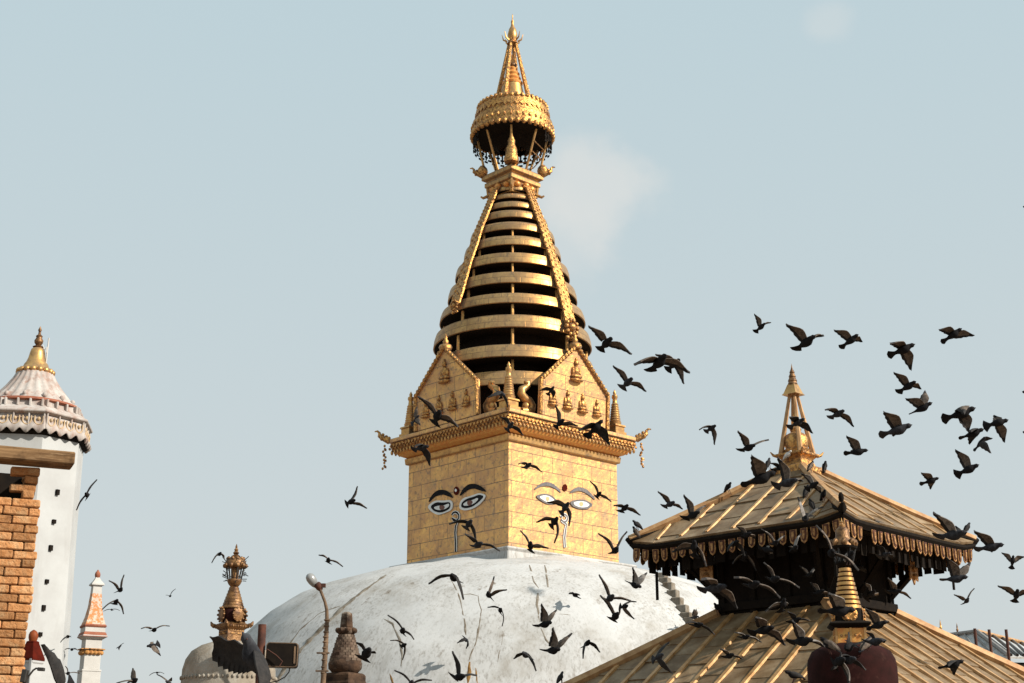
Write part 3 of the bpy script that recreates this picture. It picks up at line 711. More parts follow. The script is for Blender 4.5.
# ------------------------------------------------------------------ pagoda
PY = 28.0; PX = at(798, 470, PY).x; PROT = R_(-44.5)
pagoda = empty('pagoda', (PX, PY, 0), PROT, 'two-tiered gilt-roofed pagoda with battened sheet roofs and golden pinnacle, full of pigeons', 'pagoda')
FACES = [Matrix.Rotation(k * math.pi / 2, 3, 'Z') for k in range(4)]
def roof(name, e, zE, t, zT, spacing, bw, bh, parent, curl_up=0.0, thick=0.10, hipr=.085):
    """four battened slopes; returns the roof object"""
    def hp(s): return e + (t - e) * s
    def zp(s, u=0):
        h = hp(s); c = max(0, abs(u) / h - 0.72) / 0.28 if h > .01 else 0
        return zE + (zT - zE) * s + curl_up * (c ** 2) * (1 - s) ** 2
    b = MB()
    slope = Vector((0, e - t, zT - zE)).normalized(); nrm = Vector((0, -(zT - zE), e - t)).normalized()
    nb = int(round(2 * e / spacing)); us = [-e + 2 * e * i / nb for i in range(nb + 1)]
    nrow = max(3, int(math.hypot(e - t, zT - zE) / 0.55))
    for k in range(4):
        rt = FACES[k]
        for i in range(nb):
            off = (i % 3) * 0.33
            rows = [0.0] + [(j + off) / nrow for j in range(0 if off > 0.05 else 1, nrow)] + [1.0]
            rows = sorted(set(round(x, 4) for x in rows if x <= 1))
            for s0, s1 in zip(rows, rows[1:]):
                def lim(u, s): h = hp(s); return max(-h, min(h, u))
                a0, a1 = lim(us[i], s0), lim(us[i + 1], s0); b0, b1 = lim(us[i], s1), lim(us[i + 1], s1)
                if a1 - a0 < 1e-4: continue
                lift0 = random.uniform(0.012, 0.034); lift1 = random.uniform(0.0, 0.008)
                top = [Vector((a0, -hp(s0), zp(s0, a0))) + nrm * lift0, Vector((a1, -hp(s0), zp(s0, a1))) + nrm * lift0,
                       Vector((b1, -hp(s1), zp(s1, b1))) + nrm * lift1, Vector((b0, -hp(s1), zp(s1, b0))) + nrm * lift1]
                low = [p - nrm * thick * (0.55 + .01 * (i % 2)) for p in top]
                vs = [rt @ p for p in top + low]
                b.add(vs, [(0, 1, 2, 3), (7, 6, 5, 4), (0, 4, 5, 1), (1, 5, 6, 2), (2, 6, 7, 3), (3, 7, 4, 0)])
    ro = b.build(name, M['sheet'], parent)
    for k in range(4):
        rt = FACES[k]
        for u in us[1:-1]:
            s0 = 0.045; s1 = min(0.985, (e - abs(u)) / (e - t) - 0.03)
            if s1 - s0 < 0.06: continue
            q = MB(); N_ = 3
            vs = []
            for j in range(N_):
                s = s0 + (s1 - s0) * j / (N_ - 1); c = Vector((u, -hp(s), zp(s, u))) + nrm * 0.01
                c.x += .012 * math.sin(u * 37 + k * 5 + j)
                for du, dn in ((-bw / 2, 0), (bw / 2, 0), (bw / 2 * .8, bh), (-bw / 2 * .8, bh)): vs.append(rt @ (c + Vector((du, 0, 0)) + nrm * dn))
            fs = [(j * 4 + m, j * 4 + (m + 1) % 4, (j + 1) * 4 + (m + 1) % 4, (j + 1) * 4 + m) for j in range(N_ - 1) for m in range(4)] + [(3, 2, 1, 0), tuple((N_ - 1) * 4 + m for m in range(4))]
            q.add(vs, fs); q.build('batten', M['batten'], ro)
        q = MB()                                         # hip ridge
        pts = [rt @ (Vector((-hp(s), -hp(s), zp(s, hp(s)) + 0.05))) for s in [j / 10 for j in range(11)]]
        q.tube(pts, hipr, 6); q.build('hip_ridge', M['hip'], ro, smooth=40)
        q = MB()                                         # eave board
        for j in range(12):
            u0 = -e + 2 * e * j / 12; u1 = -e + 2 * e * (j + 1) / 12
            vs = []
            for u in (u0, u1):
                z = zp(0, u); uu = u * (1.0 if abs(u) < e else 1.0)
                vs += [rt @ Vector((uu * .999, -e - .012, z - .02)), rt @ Vector((uu * .985, -e + .06, z - .02 - thick * .4)), rt @ Vector((uu * .985, -e + .06, z - .15)), rt @ Vector((uu * .999, -e - .012, z - .07))]
            q.add(vs, [(0, 4, 7, 3), (1, 2, 6, 5), (3, 7, 6, 2), (0, 1, 5, 4)])
        q.build('eave_board', M['dark'], ro)
    return ro, hp, zp
UE, UZ, UT, UTZ = 2.42, 6.17, 0.30, 7.66
upper, uh, uz = roof('upper_roof', UE, UZ, UT, UTZ, 0.60, 0.078, 0.030, pagoda, curl_up=0.10)
LE, LT = 4.3, 1.22
LTZ = 4.83; LEZ = LTZ - (LE - LT) * 0.69
lower, lh, lz = roof('lower_roof', LE, LEZ, LT, LTZ, 0.58, 0.10, 0.042, pagoda, curl_up=0.12, hipr=.11)
# soffits
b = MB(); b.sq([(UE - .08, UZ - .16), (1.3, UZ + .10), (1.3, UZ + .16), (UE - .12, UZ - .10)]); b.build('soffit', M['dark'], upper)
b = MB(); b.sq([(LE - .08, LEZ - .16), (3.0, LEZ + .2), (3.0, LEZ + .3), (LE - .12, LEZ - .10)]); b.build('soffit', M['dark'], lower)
# pendants below the upper eave, two rows
for k in range(4):
    rt = FACES[k]
    for i in range(21):
        u = -UE + .16 + (2 * UE - .32) * i / 20 + random.uniform(-.015, .015)
        if random.random() < .06: continue
        hgt = .28 + random.uniform(-.02, .03); w = .074
        pl = [(-w, 0), (w, 0), (w, -hgt * .6), (w * .75, -hgt * .86), (0, -hgt), (-w * .75, -hgt * .86), (-w, -hgt * .6)]
        q = MB(); O = rt @ Vector((u, -UE + .05, UZ - .085 + uz(0, u) - UZ)); U_ = rt @ Vector((1, 0, 0)); N_ = rt @ Vector((0, -1, 0))
        tilt = random.uniform(-.10, .10); V_ = (Vector((0, 0, 1)) + N_ * tilt).normalized()
        q.plate(pl, .018, (O, U_, V_, N_))
        q.plate([(x * .66, y * .74 - hgt * .13) for x, y in pl], .012, (O + N_ * .018, U_, V_, N_), 1)
        q.plate([(x * .34, y * .52 - hgt * .24) for x, y in pl], .010, (O + N_ * .030, U_, V_, N_), 0)
        q.build('pendant', [M['pendant'], M['rust']], upper)
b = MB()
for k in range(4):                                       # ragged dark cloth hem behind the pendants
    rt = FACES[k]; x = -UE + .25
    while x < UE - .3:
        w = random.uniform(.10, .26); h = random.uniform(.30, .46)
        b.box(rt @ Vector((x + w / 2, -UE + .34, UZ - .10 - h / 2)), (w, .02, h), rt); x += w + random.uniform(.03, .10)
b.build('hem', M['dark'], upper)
# corner horns
for k in range(4):
    rt = FACES[k]; zc = uz(0, UE)
    q = MB(); q.tube([rt @ Vector((-UE + .55, -UE + .55, zc + .22)), rt @ Vector((-UE + .12, -UE + .12, zc + .06)), rt @ Vector((-UE - .01, -UE - .01, zc + .02)), rt @ Vector((-UE - .05, -UE - .05, zc + (.12 if k == 1 else .06)))], [.08, .10, .08, .03], 6)
    if k == 1: q.ball(rt @ Vector((-UE + .02, -UE + .02, zc + .22)), (.05, .05, .10), 8)
    q.build('corner_horn', M['dark'], upper, smooth=50)
# walls
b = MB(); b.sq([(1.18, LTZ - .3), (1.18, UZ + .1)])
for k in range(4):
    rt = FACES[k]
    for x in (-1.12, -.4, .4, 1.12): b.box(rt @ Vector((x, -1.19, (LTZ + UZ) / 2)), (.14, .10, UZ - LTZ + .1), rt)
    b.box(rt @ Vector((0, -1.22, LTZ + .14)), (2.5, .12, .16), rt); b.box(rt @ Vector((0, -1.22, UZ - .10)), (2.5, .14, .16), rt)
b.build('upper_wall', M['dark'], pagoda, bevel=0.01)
b = MB(); b.sq([(2.9, 0), (2.9, LEZ + .35)])
for k in range(4):
    rt = FACES[k]
    for x in (-2.8, -1.0, 1.0, 2.8): b.box(rt @ Vector((x, -2.92, LEZ / 2)), (.25, .2, LEZ + .3), rt)
b.build('lower_wall', M['brick'], pagoda)
# roof struts with carved plaques hanging at their heads
for k in range(4):
    rt = FACES[k]
    for x in (-1.12, 0, 1.12):
        q = MB(); q.tube([rt @ Vector((x, -1.22, LTZ + .35)), rt @ Vector((x * 1.35, -UE + .45, UZ - .12))], .06, 4); q.build('strut', M['dark'], pagoda)
for k, x, z in ((0, -1.02, UZ - .40), (1, .98, UZ - .42), (1, -.30, UZ - .1)):
    rt = FACES[k]; O = rt @ Vector((x, -UE + .62 if z < UZ - .2 else -UE + .2, z)); U_ = rt @ Vector((1, 0, 0)); N_ = rt @ Vector((0, -1, 0))
    s = 1 if z < UZ - .2 else .42
    q = MB(); q.plate([(-.15 * s, .22 * s), (0, .32 * s), (.15 * s, .22 * s), (.15 * s, -.32 * s), (.06 * s, -.28 * s), (0, -.40 * s), (-.06 * s, -.28 * s), (-.15 * s, -.32 * s)], .03, (O, U_, Vector((0, 0, 1)), N_))
    for j in range(4): q.ball(O + N_ * .04 + Vector((0, 0, (.18 - .14 * j) * s)), (.07 * s, .07 * s, .06 * s), 6, 0, 4)
    q.build('carved_plaque', M['pendant'], upper, smooth=40)
for x, k, l in ((-2.0, 0, .55), (2.02, 0, .5), (1.95, 1, .35)):
    rt = FACES[k]; q = MB(); q.box(rt @ Vector((x, -UE + .30, UZ - .5 - l / 2)), (.05, .03, l), rt); q.build('hanging_ribbon', M['dark'], upper)
# pinnacle
b = MB(); b.sq([(.36, UTZ - .05), (.36, UTZ + .10), (.26, UTZ + .14), (.22, UTZ + .24), (.24, UTZ + .28), (.27, UTZ + .31), (.32, UTZ + .34), (.32, UTZ + .38), (.26, UTZ + .40)])
for k in range(4):
    rt = FACES[k]; b.tube([rt @ Vector((-.28, -.28, UTZ + .34)), rt @ Vector((-.34, -.34, UTZ + .36)), rt @ Vector((-.38, -.38, UTZ + .43))], [.04, .03, .012], 6)
pin = b.build('pinnacle', M['gold_relief'], pagoda, bevel=0.008)
b = MB(); b.lathe([(.26, UTZ + .40), (.28, UTZ + .46), (.22, UTZ + .50), (.24, UTZ + .56), (.24, UTZ + .70), (.20, UTZ + .78), (.10, UTZ + .84), (.12, UTZ + .90), (.06, UTZ + .96), (.08, UTZ + 1.06), (.04, UTZ + 1.12), (.05, UTZ + 1.2), (.015, UTZ + 1.3), (.015, UTZ + 1.5)], 18)
b.build('bell', M['gold_relief'], pin, smooth=50)
for k in range(4):
    rt = FACES[k]; q = MB(); q.tube([rt @ Vector((-.23, -.23, UTZ + .38)), rt @ Vector((-.05, -.05, UTZ + 1.66))], [.055, .032], 6); q.build('leg', M['hip'], pin)
b = MB(); b.sq([(.17, UTZ + 1.62), (.14, UTZ + 1.66), (.08, UTZ + 1.84), (.06, UTZ + 1.86)]); b.lathe([(.10, UTZ + 1.85), (.085, UTZ + 1.90), (.095, UTZ + 1.92), (.065, UTZ + 1.99), (.075, UTZ + 2.01), (.045, UTZ + 2.08), (.055, UTZ + 2.1), (.02, UTZ + 2.18), (0, UTZ + 2.30)], 10, mi=1)
b.build('finial', [M['gold'], M['bronze']], pin, smooth=40)

# ------------------------------------------------------------------ brick pier with timber beam
BROT = R_(24)
bp0 = at(40, 480, 14.0)
brick = empty('brick_pier', (bp0.x, bp0.y, 0), BROT, 'orange brick pier carrying a thick weathered timber beam at the left edge', 'pier')
ztop = zat(463, 14.0, 40) - .02
b = MB(); b.box((-.86, .42, ztop / 2 - .2), (1.62, .74, ztop - .40)); b.build('mortar_core', M['mortar'], brick)
b = MB(); b.box((-.88, .66, ztop - .2), (1.58, .26, .39)); b.build('recess_shade_back', M['dark'], brick)  # shade of the recess under the beam put into a black back
b = MB(); rng = random.Random(3); z = 0.0; row = 0
while z < ztop - .07:
    hh = .0845; x = .05 - rng.uniform(0, .035) - (0 if row % 2 else .0)
    rec = .10 if z > ztop - .30 else 0.0; jag = .07 if z > ztop - .40 else 0
    x -= rng.uniform(0, jag)
    if row % 2: lens = [.13]
    else: lens = []
    while x > -1.75:
        L_ = (lens.pop() if lens else .26) * rng.uniform(.86, 1.10)
        d = rng.uniform(-.012, .014)
        if z > ztop - .38 and x < -.10: break
        b.box((x - L_ / 2, .05 + rec + d, z + hh / 2 + rng.uniform(-.002, .002)), (L_ - .007, .12, hh - rng.uniform(.003, .009)), Matrix.Rotation(rng.uniform(-.04, .04), 3, 'Z') @ Matrix.Rotation(rng.uniform(-.025, .025), 3, 'Y'))
        x -= L_
    y = .06 if not (z > ztop - .40) else .3                 # return face on the right
    while y < .74:
        L_ = .225 * rng.uniform(.9, 1.05)
        b.box((-.035 + rng.uniform(-.01, .01) - (jag * .5), y + L_ / 2, z + hh / 2), (.11, L_ - .014, hh - .012)); y += L_
    z += .0855; row += 1
b.v = [tuple(Vector(v) + Vector((noise.noise(Vector(v) * 14), noise.noise(Vector(v) * 14 + Vector((9, 0, 0))), noise.noise(Vector(v) * 14 + Vector((0, 9, 0))))) * .007) for v in b.v]
b.build('brickwork', M['brick'], brick, bevel=0.011)
b = MB(); b.box((-.88, -.01, ztop + .065), (2.36, .30, .13)); 
b.build('beam', M['wood'], brick, bevel=0.012)

# ------------------------------------------------------------------ eight-sided white tower with gilded cap (left)
TY = 40.0; T0 = at(28.5, 440, TY); TROT = R_(10)
tower = empty('white_tower', (T0.x, TY, 0), TROT, 'tall eight-sided whitewashed tower with fluted stained cap and golden bell finial, behind the brick pier', 'temple tower')
pz = lambda y: zat(y, TY, 40)
zc0 = pz(444)
OCT = [Matrix.Rotation(k * math.pi / 4, 3, 'Z') for k in range(8)]; T8 = math.tan(math.pi / 8)
def oct_(b, prof): return b.lathe([(a / math.cos(math.pi / 8), z) for a, z in prof], 8, (0, 0, 0), math.pi / 8)
b = MB(); oct_(b, [(1.62, 0), (1.60, 3), (1.56, 6), (1.50, 9), (1.48, zc0 + .05)]); sh_ = b.build('shaft', M['white_wall'], tower)
for i, y in enumerate((500, 529, 555, 588, 614, 640)):
    zz = pz(y) + .05; rt = OCT[1]; hs = 1.50 + (zc0 - zz) * .012
    q = MB(); q.box(rt @ Vector((.02 - .03 * i, -hs, zz)), (.10, .10, .11 if i % 2 else .15), rt); q.build('putlog_hole', M['dark'], sh_)
b = MB(); oct_(b, [(1.3, zc0 - .2), (1.58, zc0 + .02), (1.58, zc0 + .06), (1.2, zc0 + .08)]); b.build('soffit', M['dark'], tower)
b = MB()                                                 # skirt with scalloped hem
for rt in OCT:
    n_ = 32; vs = []
    for i in range(n_ + 1):
        u = -1 + 2 * i / n_
        w = .5 + .5 * math.cos(u * math.pi * 4)
        for (a, z, wv) in ((1.66, zc0 - .04 + .13 * w, 1.0), (1.62, zc0 + .20, .5), (1.56, zc0 + .42, .1), (1.56, zc0 + .52, 0)):
            vs.append(rt @ Vector((u * a * T8, -a - .05 * w * wv * (1 if abs(u) < .97 else 0), z)))
    b.add(vs, [(i * 4 + j, (i + 1) * 4 + j, (i + 1) * 4 + j + 1, i * 4 + j + 1) for i in range(n_) for j in range(3)])
cap = b.build('scalloped_skirt', M['cap_white'], tower, smooth=50)
s_ = cap.modifiers.new('solid', 'SOLIDIFY'); s_.thickness = .03; s_.offset = -1
b = MB()
for rt in OCT:
    U_ = rt @ Vector((1, 0, 0)); N_ = rt @ Vector((0, -1, 0)); V_ = Vector((0, 0, 1))
    for i in range(4):
        O = rt @ Vector((-.48 + .96 * i / 3, -1.60, zc0 + .33))
        pts = [O + U_ * .115 * math.cos(t) + V_ * .13 * math.sin(t) + N_ * .015 for t in [math.pi + math.pi * j / 8 for j in range(9)]]
        pts = [pts[0] + V_ * .12] + pts + [pts[-1] + V_ * .12]
        b.tube(pts, .022, 5); b.ball(O + V_ * .04 + N_ * .01, (.05, .03, .06), 6, 0, 4)
b.build('gilt_frieze', M['pale_ochre'], cap, smooth=50)
b = MB()
oct_(b, [(1.57, zc0 + .52), (1.68, zc0 + .56), (1.69, zc0 + .61), (1.60, zc0 + .66), (1.36, zc0 + .82), (1.30, zc0 + .84)])
for rt in OCT:
    for i in range(4):
        b.box(rt @ Vector((-.62 + 1.24 * i / 3, -1.585, zc0 + .36)), (.045, .10, .44), rt)
        b.box(rt @ Vector((-.5 + 1.0 * i / 3, -1.34, zc0 + .90)), (.06, .16, .22), rt)
oct_(b, [(1.33, zc0 + .82), (1.28, zc0 + 1.02)])
b.build('cornice', M['cap_white'], tower, bevel=.012)
b = MB(); b.lathe([(1.34, zc0 + .98), (1.40, zc0 + 1.01), (1.38, zc0 + 1.07), (1.26, zc0 + 1.11)], 48); b.build('red_band', M['terracotta'], tower, smooth=40)
b = MB(); n_ = 96; prof_ = [(1.28, 1.09), (1.20, 1.17), (1.12, 1.24), (.98, 1.40), (.76, 1.68), (.60, 1.92), (.52, 2.08)]
vs = []
for r, z in prof_:
    for k in range(n_):
        a = 2 * math.pi * k / n_; rr = r * (1 + .03 * math.cos(a * 24)); vs.append((rr * math.cos(a), rr * math.sin(a), zc0 + z))
fs = [(i * n_ + k, i * n_ + (k + 1) % n_, (i + 1) * n_ + (k + 1) % n_, (i + 1) * n_ + k) for i in range(len(prof_) - 1) for k in range(n_)]
b.add(vs, fs + [tuple((len(prof_) - 1) * n_ + k for k in range(n_))])
for k in range(14):
    a = 2 * math.pi * k / 14 + .2; b.ball((1.20 * math.cos(a), 1.20 * math.sin(a), zc0 + 1.20), (.075, .075, .085), 8, 0, 5)
b.build('fluted_dome', M['cap_white'], tower, smooth=50)
b = MB(); zb = zc0 + 2.14
for k in range(16):
    a = 2 * math.pi * k / 16; b.ball((.47 * math.cos(a), .47 * math.sin(a), zb), .095, 8, 0, 6)
b.lathe([(.50, zb - .07), (.44, zb + .10), (.36, zb + .17), (.34, zb + .24), (.29, zb + .31), (.245, zb + .44), (.215, zb + .60), (.185, zb + .71), (.12, zb + .76)], 24)
fin = b.build('gold_finial', M['gold'], tower, smooth=50)
b = MB(); b.lathe([(.13, zb + .75), (.16, zb + .79), (.07, zb + .84), (.12, zb + .91), (.13, zb + .98), (.08, zb + 1.07), (.10, zb + 1.12), (.04, zb + 1.18), (.035, zb + 1.26), (.055, zb + 1.31), (.0, zb + 1.44)], 14); b.build('finial_tip', M['bronze'], fin, smooth=50)
b = MB(); b.tube([(.28, -.1, zb + .15), (.29, -.1, zb + 1.05)], .022, 6); b.tube([(.29, -.1, zb + .75), (.2, -.1, zb + .7), (.12, -.06, zb + .85)], .015, 5); b.box((.27, -.1, zb + .68), (.05, .05, .18))
b.build('lightning_rod', M['cream_wall'], fin)

# ------------------------------------------------------------------ far small shikhara
SY2 = 44.8; s0 = at(92, 640, SY2)
shik = empty('small_shikhara', (s0.x, SY2, 0), R_(30), 'slender white shrine spire with orange painted pyramid, behind the tall white tower', 'shrine')
z2 = lambda y: zat(y, SY2, 92)
w2 = lambda px: px * 43.6 / F_PX / 1.40
b = MB(); b.sq([(w2(13), 0), (w2(13), z2(672))]); b.sq([(w2(13.5), z2(672)), (w2(13.5), z2(670))]); b.sq([(w2(11.5), z2(670)), (w2(11.5), z2(640))]); b.sq([(w2(12), z2(640)), (w2(17), z2(637.5)), (w2(17), z2(636))])
b.build('shaft', M['cream_wall'], shik, bevel=.01)
b = MB(); b.sq([(w2(17.3), z2(637.5)), (w2(15), z2(633)), (w2(13.5), z2(632.5))]); b.sq([(w2(14.5), z2(628)), (w2(15.5), z2(626.5)), (w2(14), z2(625))]); b.build('red_moulding', M['terracotta'], shik)
b = MB(); b.sq([(w2(14), z2(632.8)), (w2(14), z2(628))]); b.build('band', M['cream_wall'], shik)
b = MB()
for k in range(4):
    rt = FACES[k]
    for i in range(4):
        o = rt @ Vector(((-.75 + .5 * i) * w2(11), -w2(11.5) - .01, z2(653)))
        b.ball(o, (.09, .09, .08), 8, 0, 5); b.box(o + Vector((0, 0, .1)), (.2, .2, .03), rt)
b.build('gilt_frieze', M['ochre_paint'], shik)
b = MB(); b.sq([(w2(14), z2(625.5)), (w2(10.5), z2(617)), (w2(8), z2(607)), (w2(6.5), z2(594))]); b.build('painted_pyramid', M['orange_motif'], shik)
b = MB(); b.sq([(w2(6.5), z2(594)), (w2(6), z2(586.5)), (w2(9), z2(585.5)), (w2(8.5), z2(584)), (w2(5), z2(581)), (w2(2), z2(577))]); b.build('cap', M['cream_wall'], shik)
b = MB(); b.ball((0, 0, z2(575)), (.09, .09, .13), 8); b.ball((0, 0, z2(572.5)), (.04, .04, .09), 6); b.build('finial', M['terracotta'], shik, smooth=60)

# ------------------------------------------------------------------ little red-roofed shrine and a black lamp beside it
HY = 22.0; h0 = at(30.5, 665, HY)
shr = empty('red_roofed_shrine', (h0.x, HY, 0), R_(-20), 'small white shrine with oxide red pyramid roof and round orange knob', 'shrine')
z3 = lambda y: zat(y, HY, 30); m1 = HY / F_PX * .98
b = MB(); b.sq([(8.2 * m1, 0), (8.2 * m1, z3(664)), (9.2 * m1, z3(663)), (9.2 * m1, z3(660.5))]); 
for s in (-1, 1): b.box((s * 7 * m1, -8.4 * m1, z3(676)), (.05, .04, .5))
b.build('wall', M['white_wall'], shr, bevel=.006)
b = MB(); b.sq([(9.6 * m1, z3(661)), (9.6 * m1, z3(658.5)), (4.6 * m1, z3(643)), (4.8 * m1, z3(642)), (3.6 * m1, z3(641))]); rf = b.build('roof', M['red_paint'], shr, bevel=.006)
b = MB(); b.lathe([(3.6 * m1, z3(641.5)), (4.6 * m1, z3(638)), (4.7 * m1, z3(635)), (3.6 * m1, z3(632)), (1.8 * m1, z3(630.5)), (0, z3(629.5))], 16); b.build('knob', M['knob'], rf, smooth=60)

LY = 12.0; l0 = at(24.5, 676, LY)
wl = empty('flood_lamp', (l0.x, LY, 0), 0, 'black lamp on a post with curved arm in front of the small red-roofed shrine', 'lamp')
m1 = LY / F_PX * .97
b = MB(); b.tube([(0, .04, 0), (0, .04, l0.z)], .025, 8); b.build('post', M['black_metal'], wl, smooth=60)
b = MB(); b.box((0, 0, l0.z), (5.4 * m1, .06, 13 * m1), Matrix.Rotation(R_(6), 3, 'Y')); b.build('lamp_housing', M['black_metal'], wl, bevel=.006)
b = MB(); b.tube([(at(x, y, LY).x - l0.x, .03, at(x, y, LY).z) for x, y in ((26, 678), (29, 674), (32, 670), (35, 668), (38, 668.3))], .008, 6); b.build('arm', M['black_metal'], wl, smooth=60)
pz_ = at(40, 669, LY); b = MB(); b.box((pz_.x - l0.x, .03, pz_.z), (6.5 * m1, .05, 3.4 * m1), Matrix.Rotation(R_(3), 3, 'Y')); b.build('lamp_head', M['black_metal'], wl, bevel=.004)

# ------------------------------------------------------------------ votive stupa on the left
def profz(Y, px): return lambda y: zat(y, Y, px)
VY = 16.0; v0 = at(229, 675, VY)
vot = empty('votive_stupa', (v0.x, VY, 0), R_(40), 'small grey plaster votive stupa with ringed bronze spire and spiked lantern crown', 'votive stupa')
zv = profz(VY, 232); mv = VY / F_PX * .985
b = MB(); b.sq([(.75, 0), (.75, 1.2), (.62, 1.25), (.62, zv(700))]); b.build('plinth', M['chaitya_plaster'], vot, bevel=.02)
b = MB(); b.lathe([(48 * mv, zv(705)), (48 * mv, zv(690)), (46 * mv, zv(683)), (45.5 * mv, zv(670)), (43 * mv, zv(660)), (38 * mv, zv(652)), (29 * mv, zv(646)), (17 * mv, zv(642)), (0, zv(641))], 48, wob=.015)
for k in range(60):
    a = 2 * math.pi * k / 60; b.ball((46.5 * mv * math.cos(a), 46.5 * mv * math.sin(a), zv(679)), (.016, .016, .022), 6, 0, 4)
b.build('dome', M['chaitya_plaster'], vot, smooth=60)
b = MB(); b.sq([(9.2 * mv, zv(643)), (9.2 * mv, zv(629))]); nk = b.build('square_neck', M['bronze'], vot)
q = MB(); 
for k in range(4):
    rt = FACES[k]
    for s in (-1, 1): q.ball(rt @ Vector((s * 3.6 * mv, -9.3 * mv, zv(634))), (.035, .01, .012), 8, 0, 5)
    q.tube([rt @ Vector((-7 * mv, -9.3 * mv, zv(631))), rt @ Vector((0, -9.3 * mv, zv(632))), rt @ Vector((7 * mv, -9.3 * mv, zv(631)))], .006, 5)
q.build('painted_eyes', M['gold'], nk)
b = MB(); b.sq([(9.5 * mv, zv(630)), (13 * mv, zv(627)), (13.8 * mv, zv(625)), (10 * mv, zv(623.5)), (8 * mv, zv(622))])
for k in range(4):
    rt = FACES[k]; b.tube([rt @ Vector((-12.6 * mv, -12.6 * mv, zv(626))), rt @ Vector((-14.4 * mv, -14.4 * mv, zv(624.5))), rt @ Vector((-15.4 * mv, -15.4 * mv, zv(621.5)))], [.03, .022, .006], 6)
    for i in range(9): b.ball(rt @ Vector(((-11 + 22 * i / 8) * mv, -12.8 * mv, zv(627))), (.012, .012, .016), 5, 0, 4)
b.build('cornice', M['bronze'], vot)
b = MB(); b.lathe([(9.5 * mv, zv(623)), (11.5 * mv, zv(618)), (11.5 * mv, zv(612)), (9.5 * mv, zv(608.5))], 20); ps = b.build('petal_drum', M['dark_red'], vot, smooth=50)
for k in range(4):
    rt = FACES[k]; q = MB(); O = rt @ Vector((0, -12.2 * mv, zv(615.3))); q.ball((0, 0, 0), (6.5 * mv, 1.4 * mv, 7.4 * mv), 14, 0, 8)
    q.v = [tuple(O + rt @ Vector(v)) for v in q.v]
    for j in range(10):
        t = 2 * math.pi * j / 10; q.ball(O + rt @ Vector((6.2 * mv * math.cos(t), -.8 * mv, 7 * mv * math.sin(t))), .014, 5, 0, 4)
    q.build('petal_shield', M['bronze'], ps, smooth=60)
b = MB()
for i in range(7):
    za, zb_ = zv(608.5 - i * 3.05), zv(608.5 - i * 3.05 - 2.4); r = (11.3 - i * 1.02) * mv
    b.lathe([(r * .82, za - .01), (r, za), (r * .97, zb_), (r * .78, zb_ + .01)], 28, mi=0)
b.lathe([(8.2 * mv, zv(609)), (3 * mv, zv(586))], 16, mi=1)
b.build('ringed_cone', [M['bronze'], M['dark']], vot, smooth=40)
b = MB(); b.lathe([(3 * mv, zv(588)), (6.2 * mv, zv(584)), (7.6 * mv, zv(581)), (7.2 * mv, zv(579.5)), (3 * mv, zv(579))], 16)
lan = b.build('lantern', M['bronze'], vot, smooth=50)
b = MB(); b.lathe([(3.6 * mv, zv(580)), (4.2 * mv, zv(570)), (3.6 * mv, zv(566))], 12); b.build('core', M['bronze'], lan, smooth=50)
for k in range(6):
    a = 2 * math.pi * k / 6 + .3; e = Vector((math.cos(a), math.sin(a), 0)); q = MB(); q.tube([e * 6.4 * mv + Vector((0, 0, zv(581))), e * 9.3 * mv + Vector((0, 0, zv(566)))], .009, 5); q.build('rod', M['black_metal'], lan)
b = MB(); b.lathe([(9.0 * mv, zv(568)), (11 * mv, zv(566)), (10.5 * mv, zv(562)), (8.5 * mv, zv(558.5)), (4.0 * mv, zv(557))], 10)
for k in range(10):
    a = 2 * math.pi * k / 10; b.ball((10.3 * mv * math.cos(a), 10.3 * mv * math.sin(a), zv(566)), (.03, .03, .028), 6, 0, 4)
    b.ball((8 * mv * math.cos(a), 8 * mv * math.sin(a), zv(559)), (.022, .022, .024), 6, 0, 4)
b.build('canopy', M['bronze'], lan, smooth=50)
b = MB(); b.lathe([(4 * mv, zv(557.5)), (4.5 * mv, zv(556)), (2 * mv, zv(554.5)), (3.2 * mv, zv(553)), (1.5 * mv, zv(551)), (2.2 * mv, zv(549.8)), (.9 * mv, zv(548)), (1.2 * mv, zv(547)), (0, zv(543.5))], 12); b.build('finial', M['bronze'], lan, smooth=50)
b = MB(); rng = random.Random(5)
for k in range(44):
    a = rng.uniform(0, 6.28); y = rng.uniform(558, 582); e = Vector((math.cos(a), math.sin(a), 0)); r = (9.5 if y < 570 else 8) * mv
    b = MB(); b.tube([e * r + Vector((0, 0, zv(y))), e * (r + rng.uniform(2.5, 6) * mv) + Vector((0, 0, zv(y) + rng.uniform(-.03, .05)))], .0045, 4); b.build('spike', M['black_metal'], lan)

# ------------------------------------------------------------------ rust post, floodlight housing on it
FY = 14.0; f0 = at(260.5, 660, FY); mf = FY / F_PX * .97; zf = profz(FY, 262)
fl = empty('flood_light', (f0.x, FY, 0), R_(4), 'rusty steel post holding a black boxy floodlight with grey rim before the dome', 'floodlight')
b = MB(); b.tube([(0, 0, 0), (0, 0, zf(624.5))], 4.1 * mf, 12); b.build('post', M['rust'], fl, smooth=60)
fc = at(282, 655, FY); bx = fc.x - f0.x
def rounded(w, h, r, n=5):
    out = []
    for cx, cy, a0 in ((w - r, h - r, 0), (-w + r, h - r, 90), (-w + r, -h + r, 180), (w - r, -h + r, 270)):
        for j in range(n): a = R_(a0 + 90 * j / (n - 1)); out.append((cx + r * math.cos(a), cy + r * math.sin(a)))
    return out
fr_ = (Vector((bx, .10, fc.z)), Vector((1, 0, -.02)), Vector((.02, 0, 1)), Vector((0, -1, 0)))
b = MB(); b.plate(rounded(16 * mf, 12.3 * mf, 3.2 * mf), .14, fr_); hsg = b.build('housing', M['black_metal'], fl, bevel=.006)
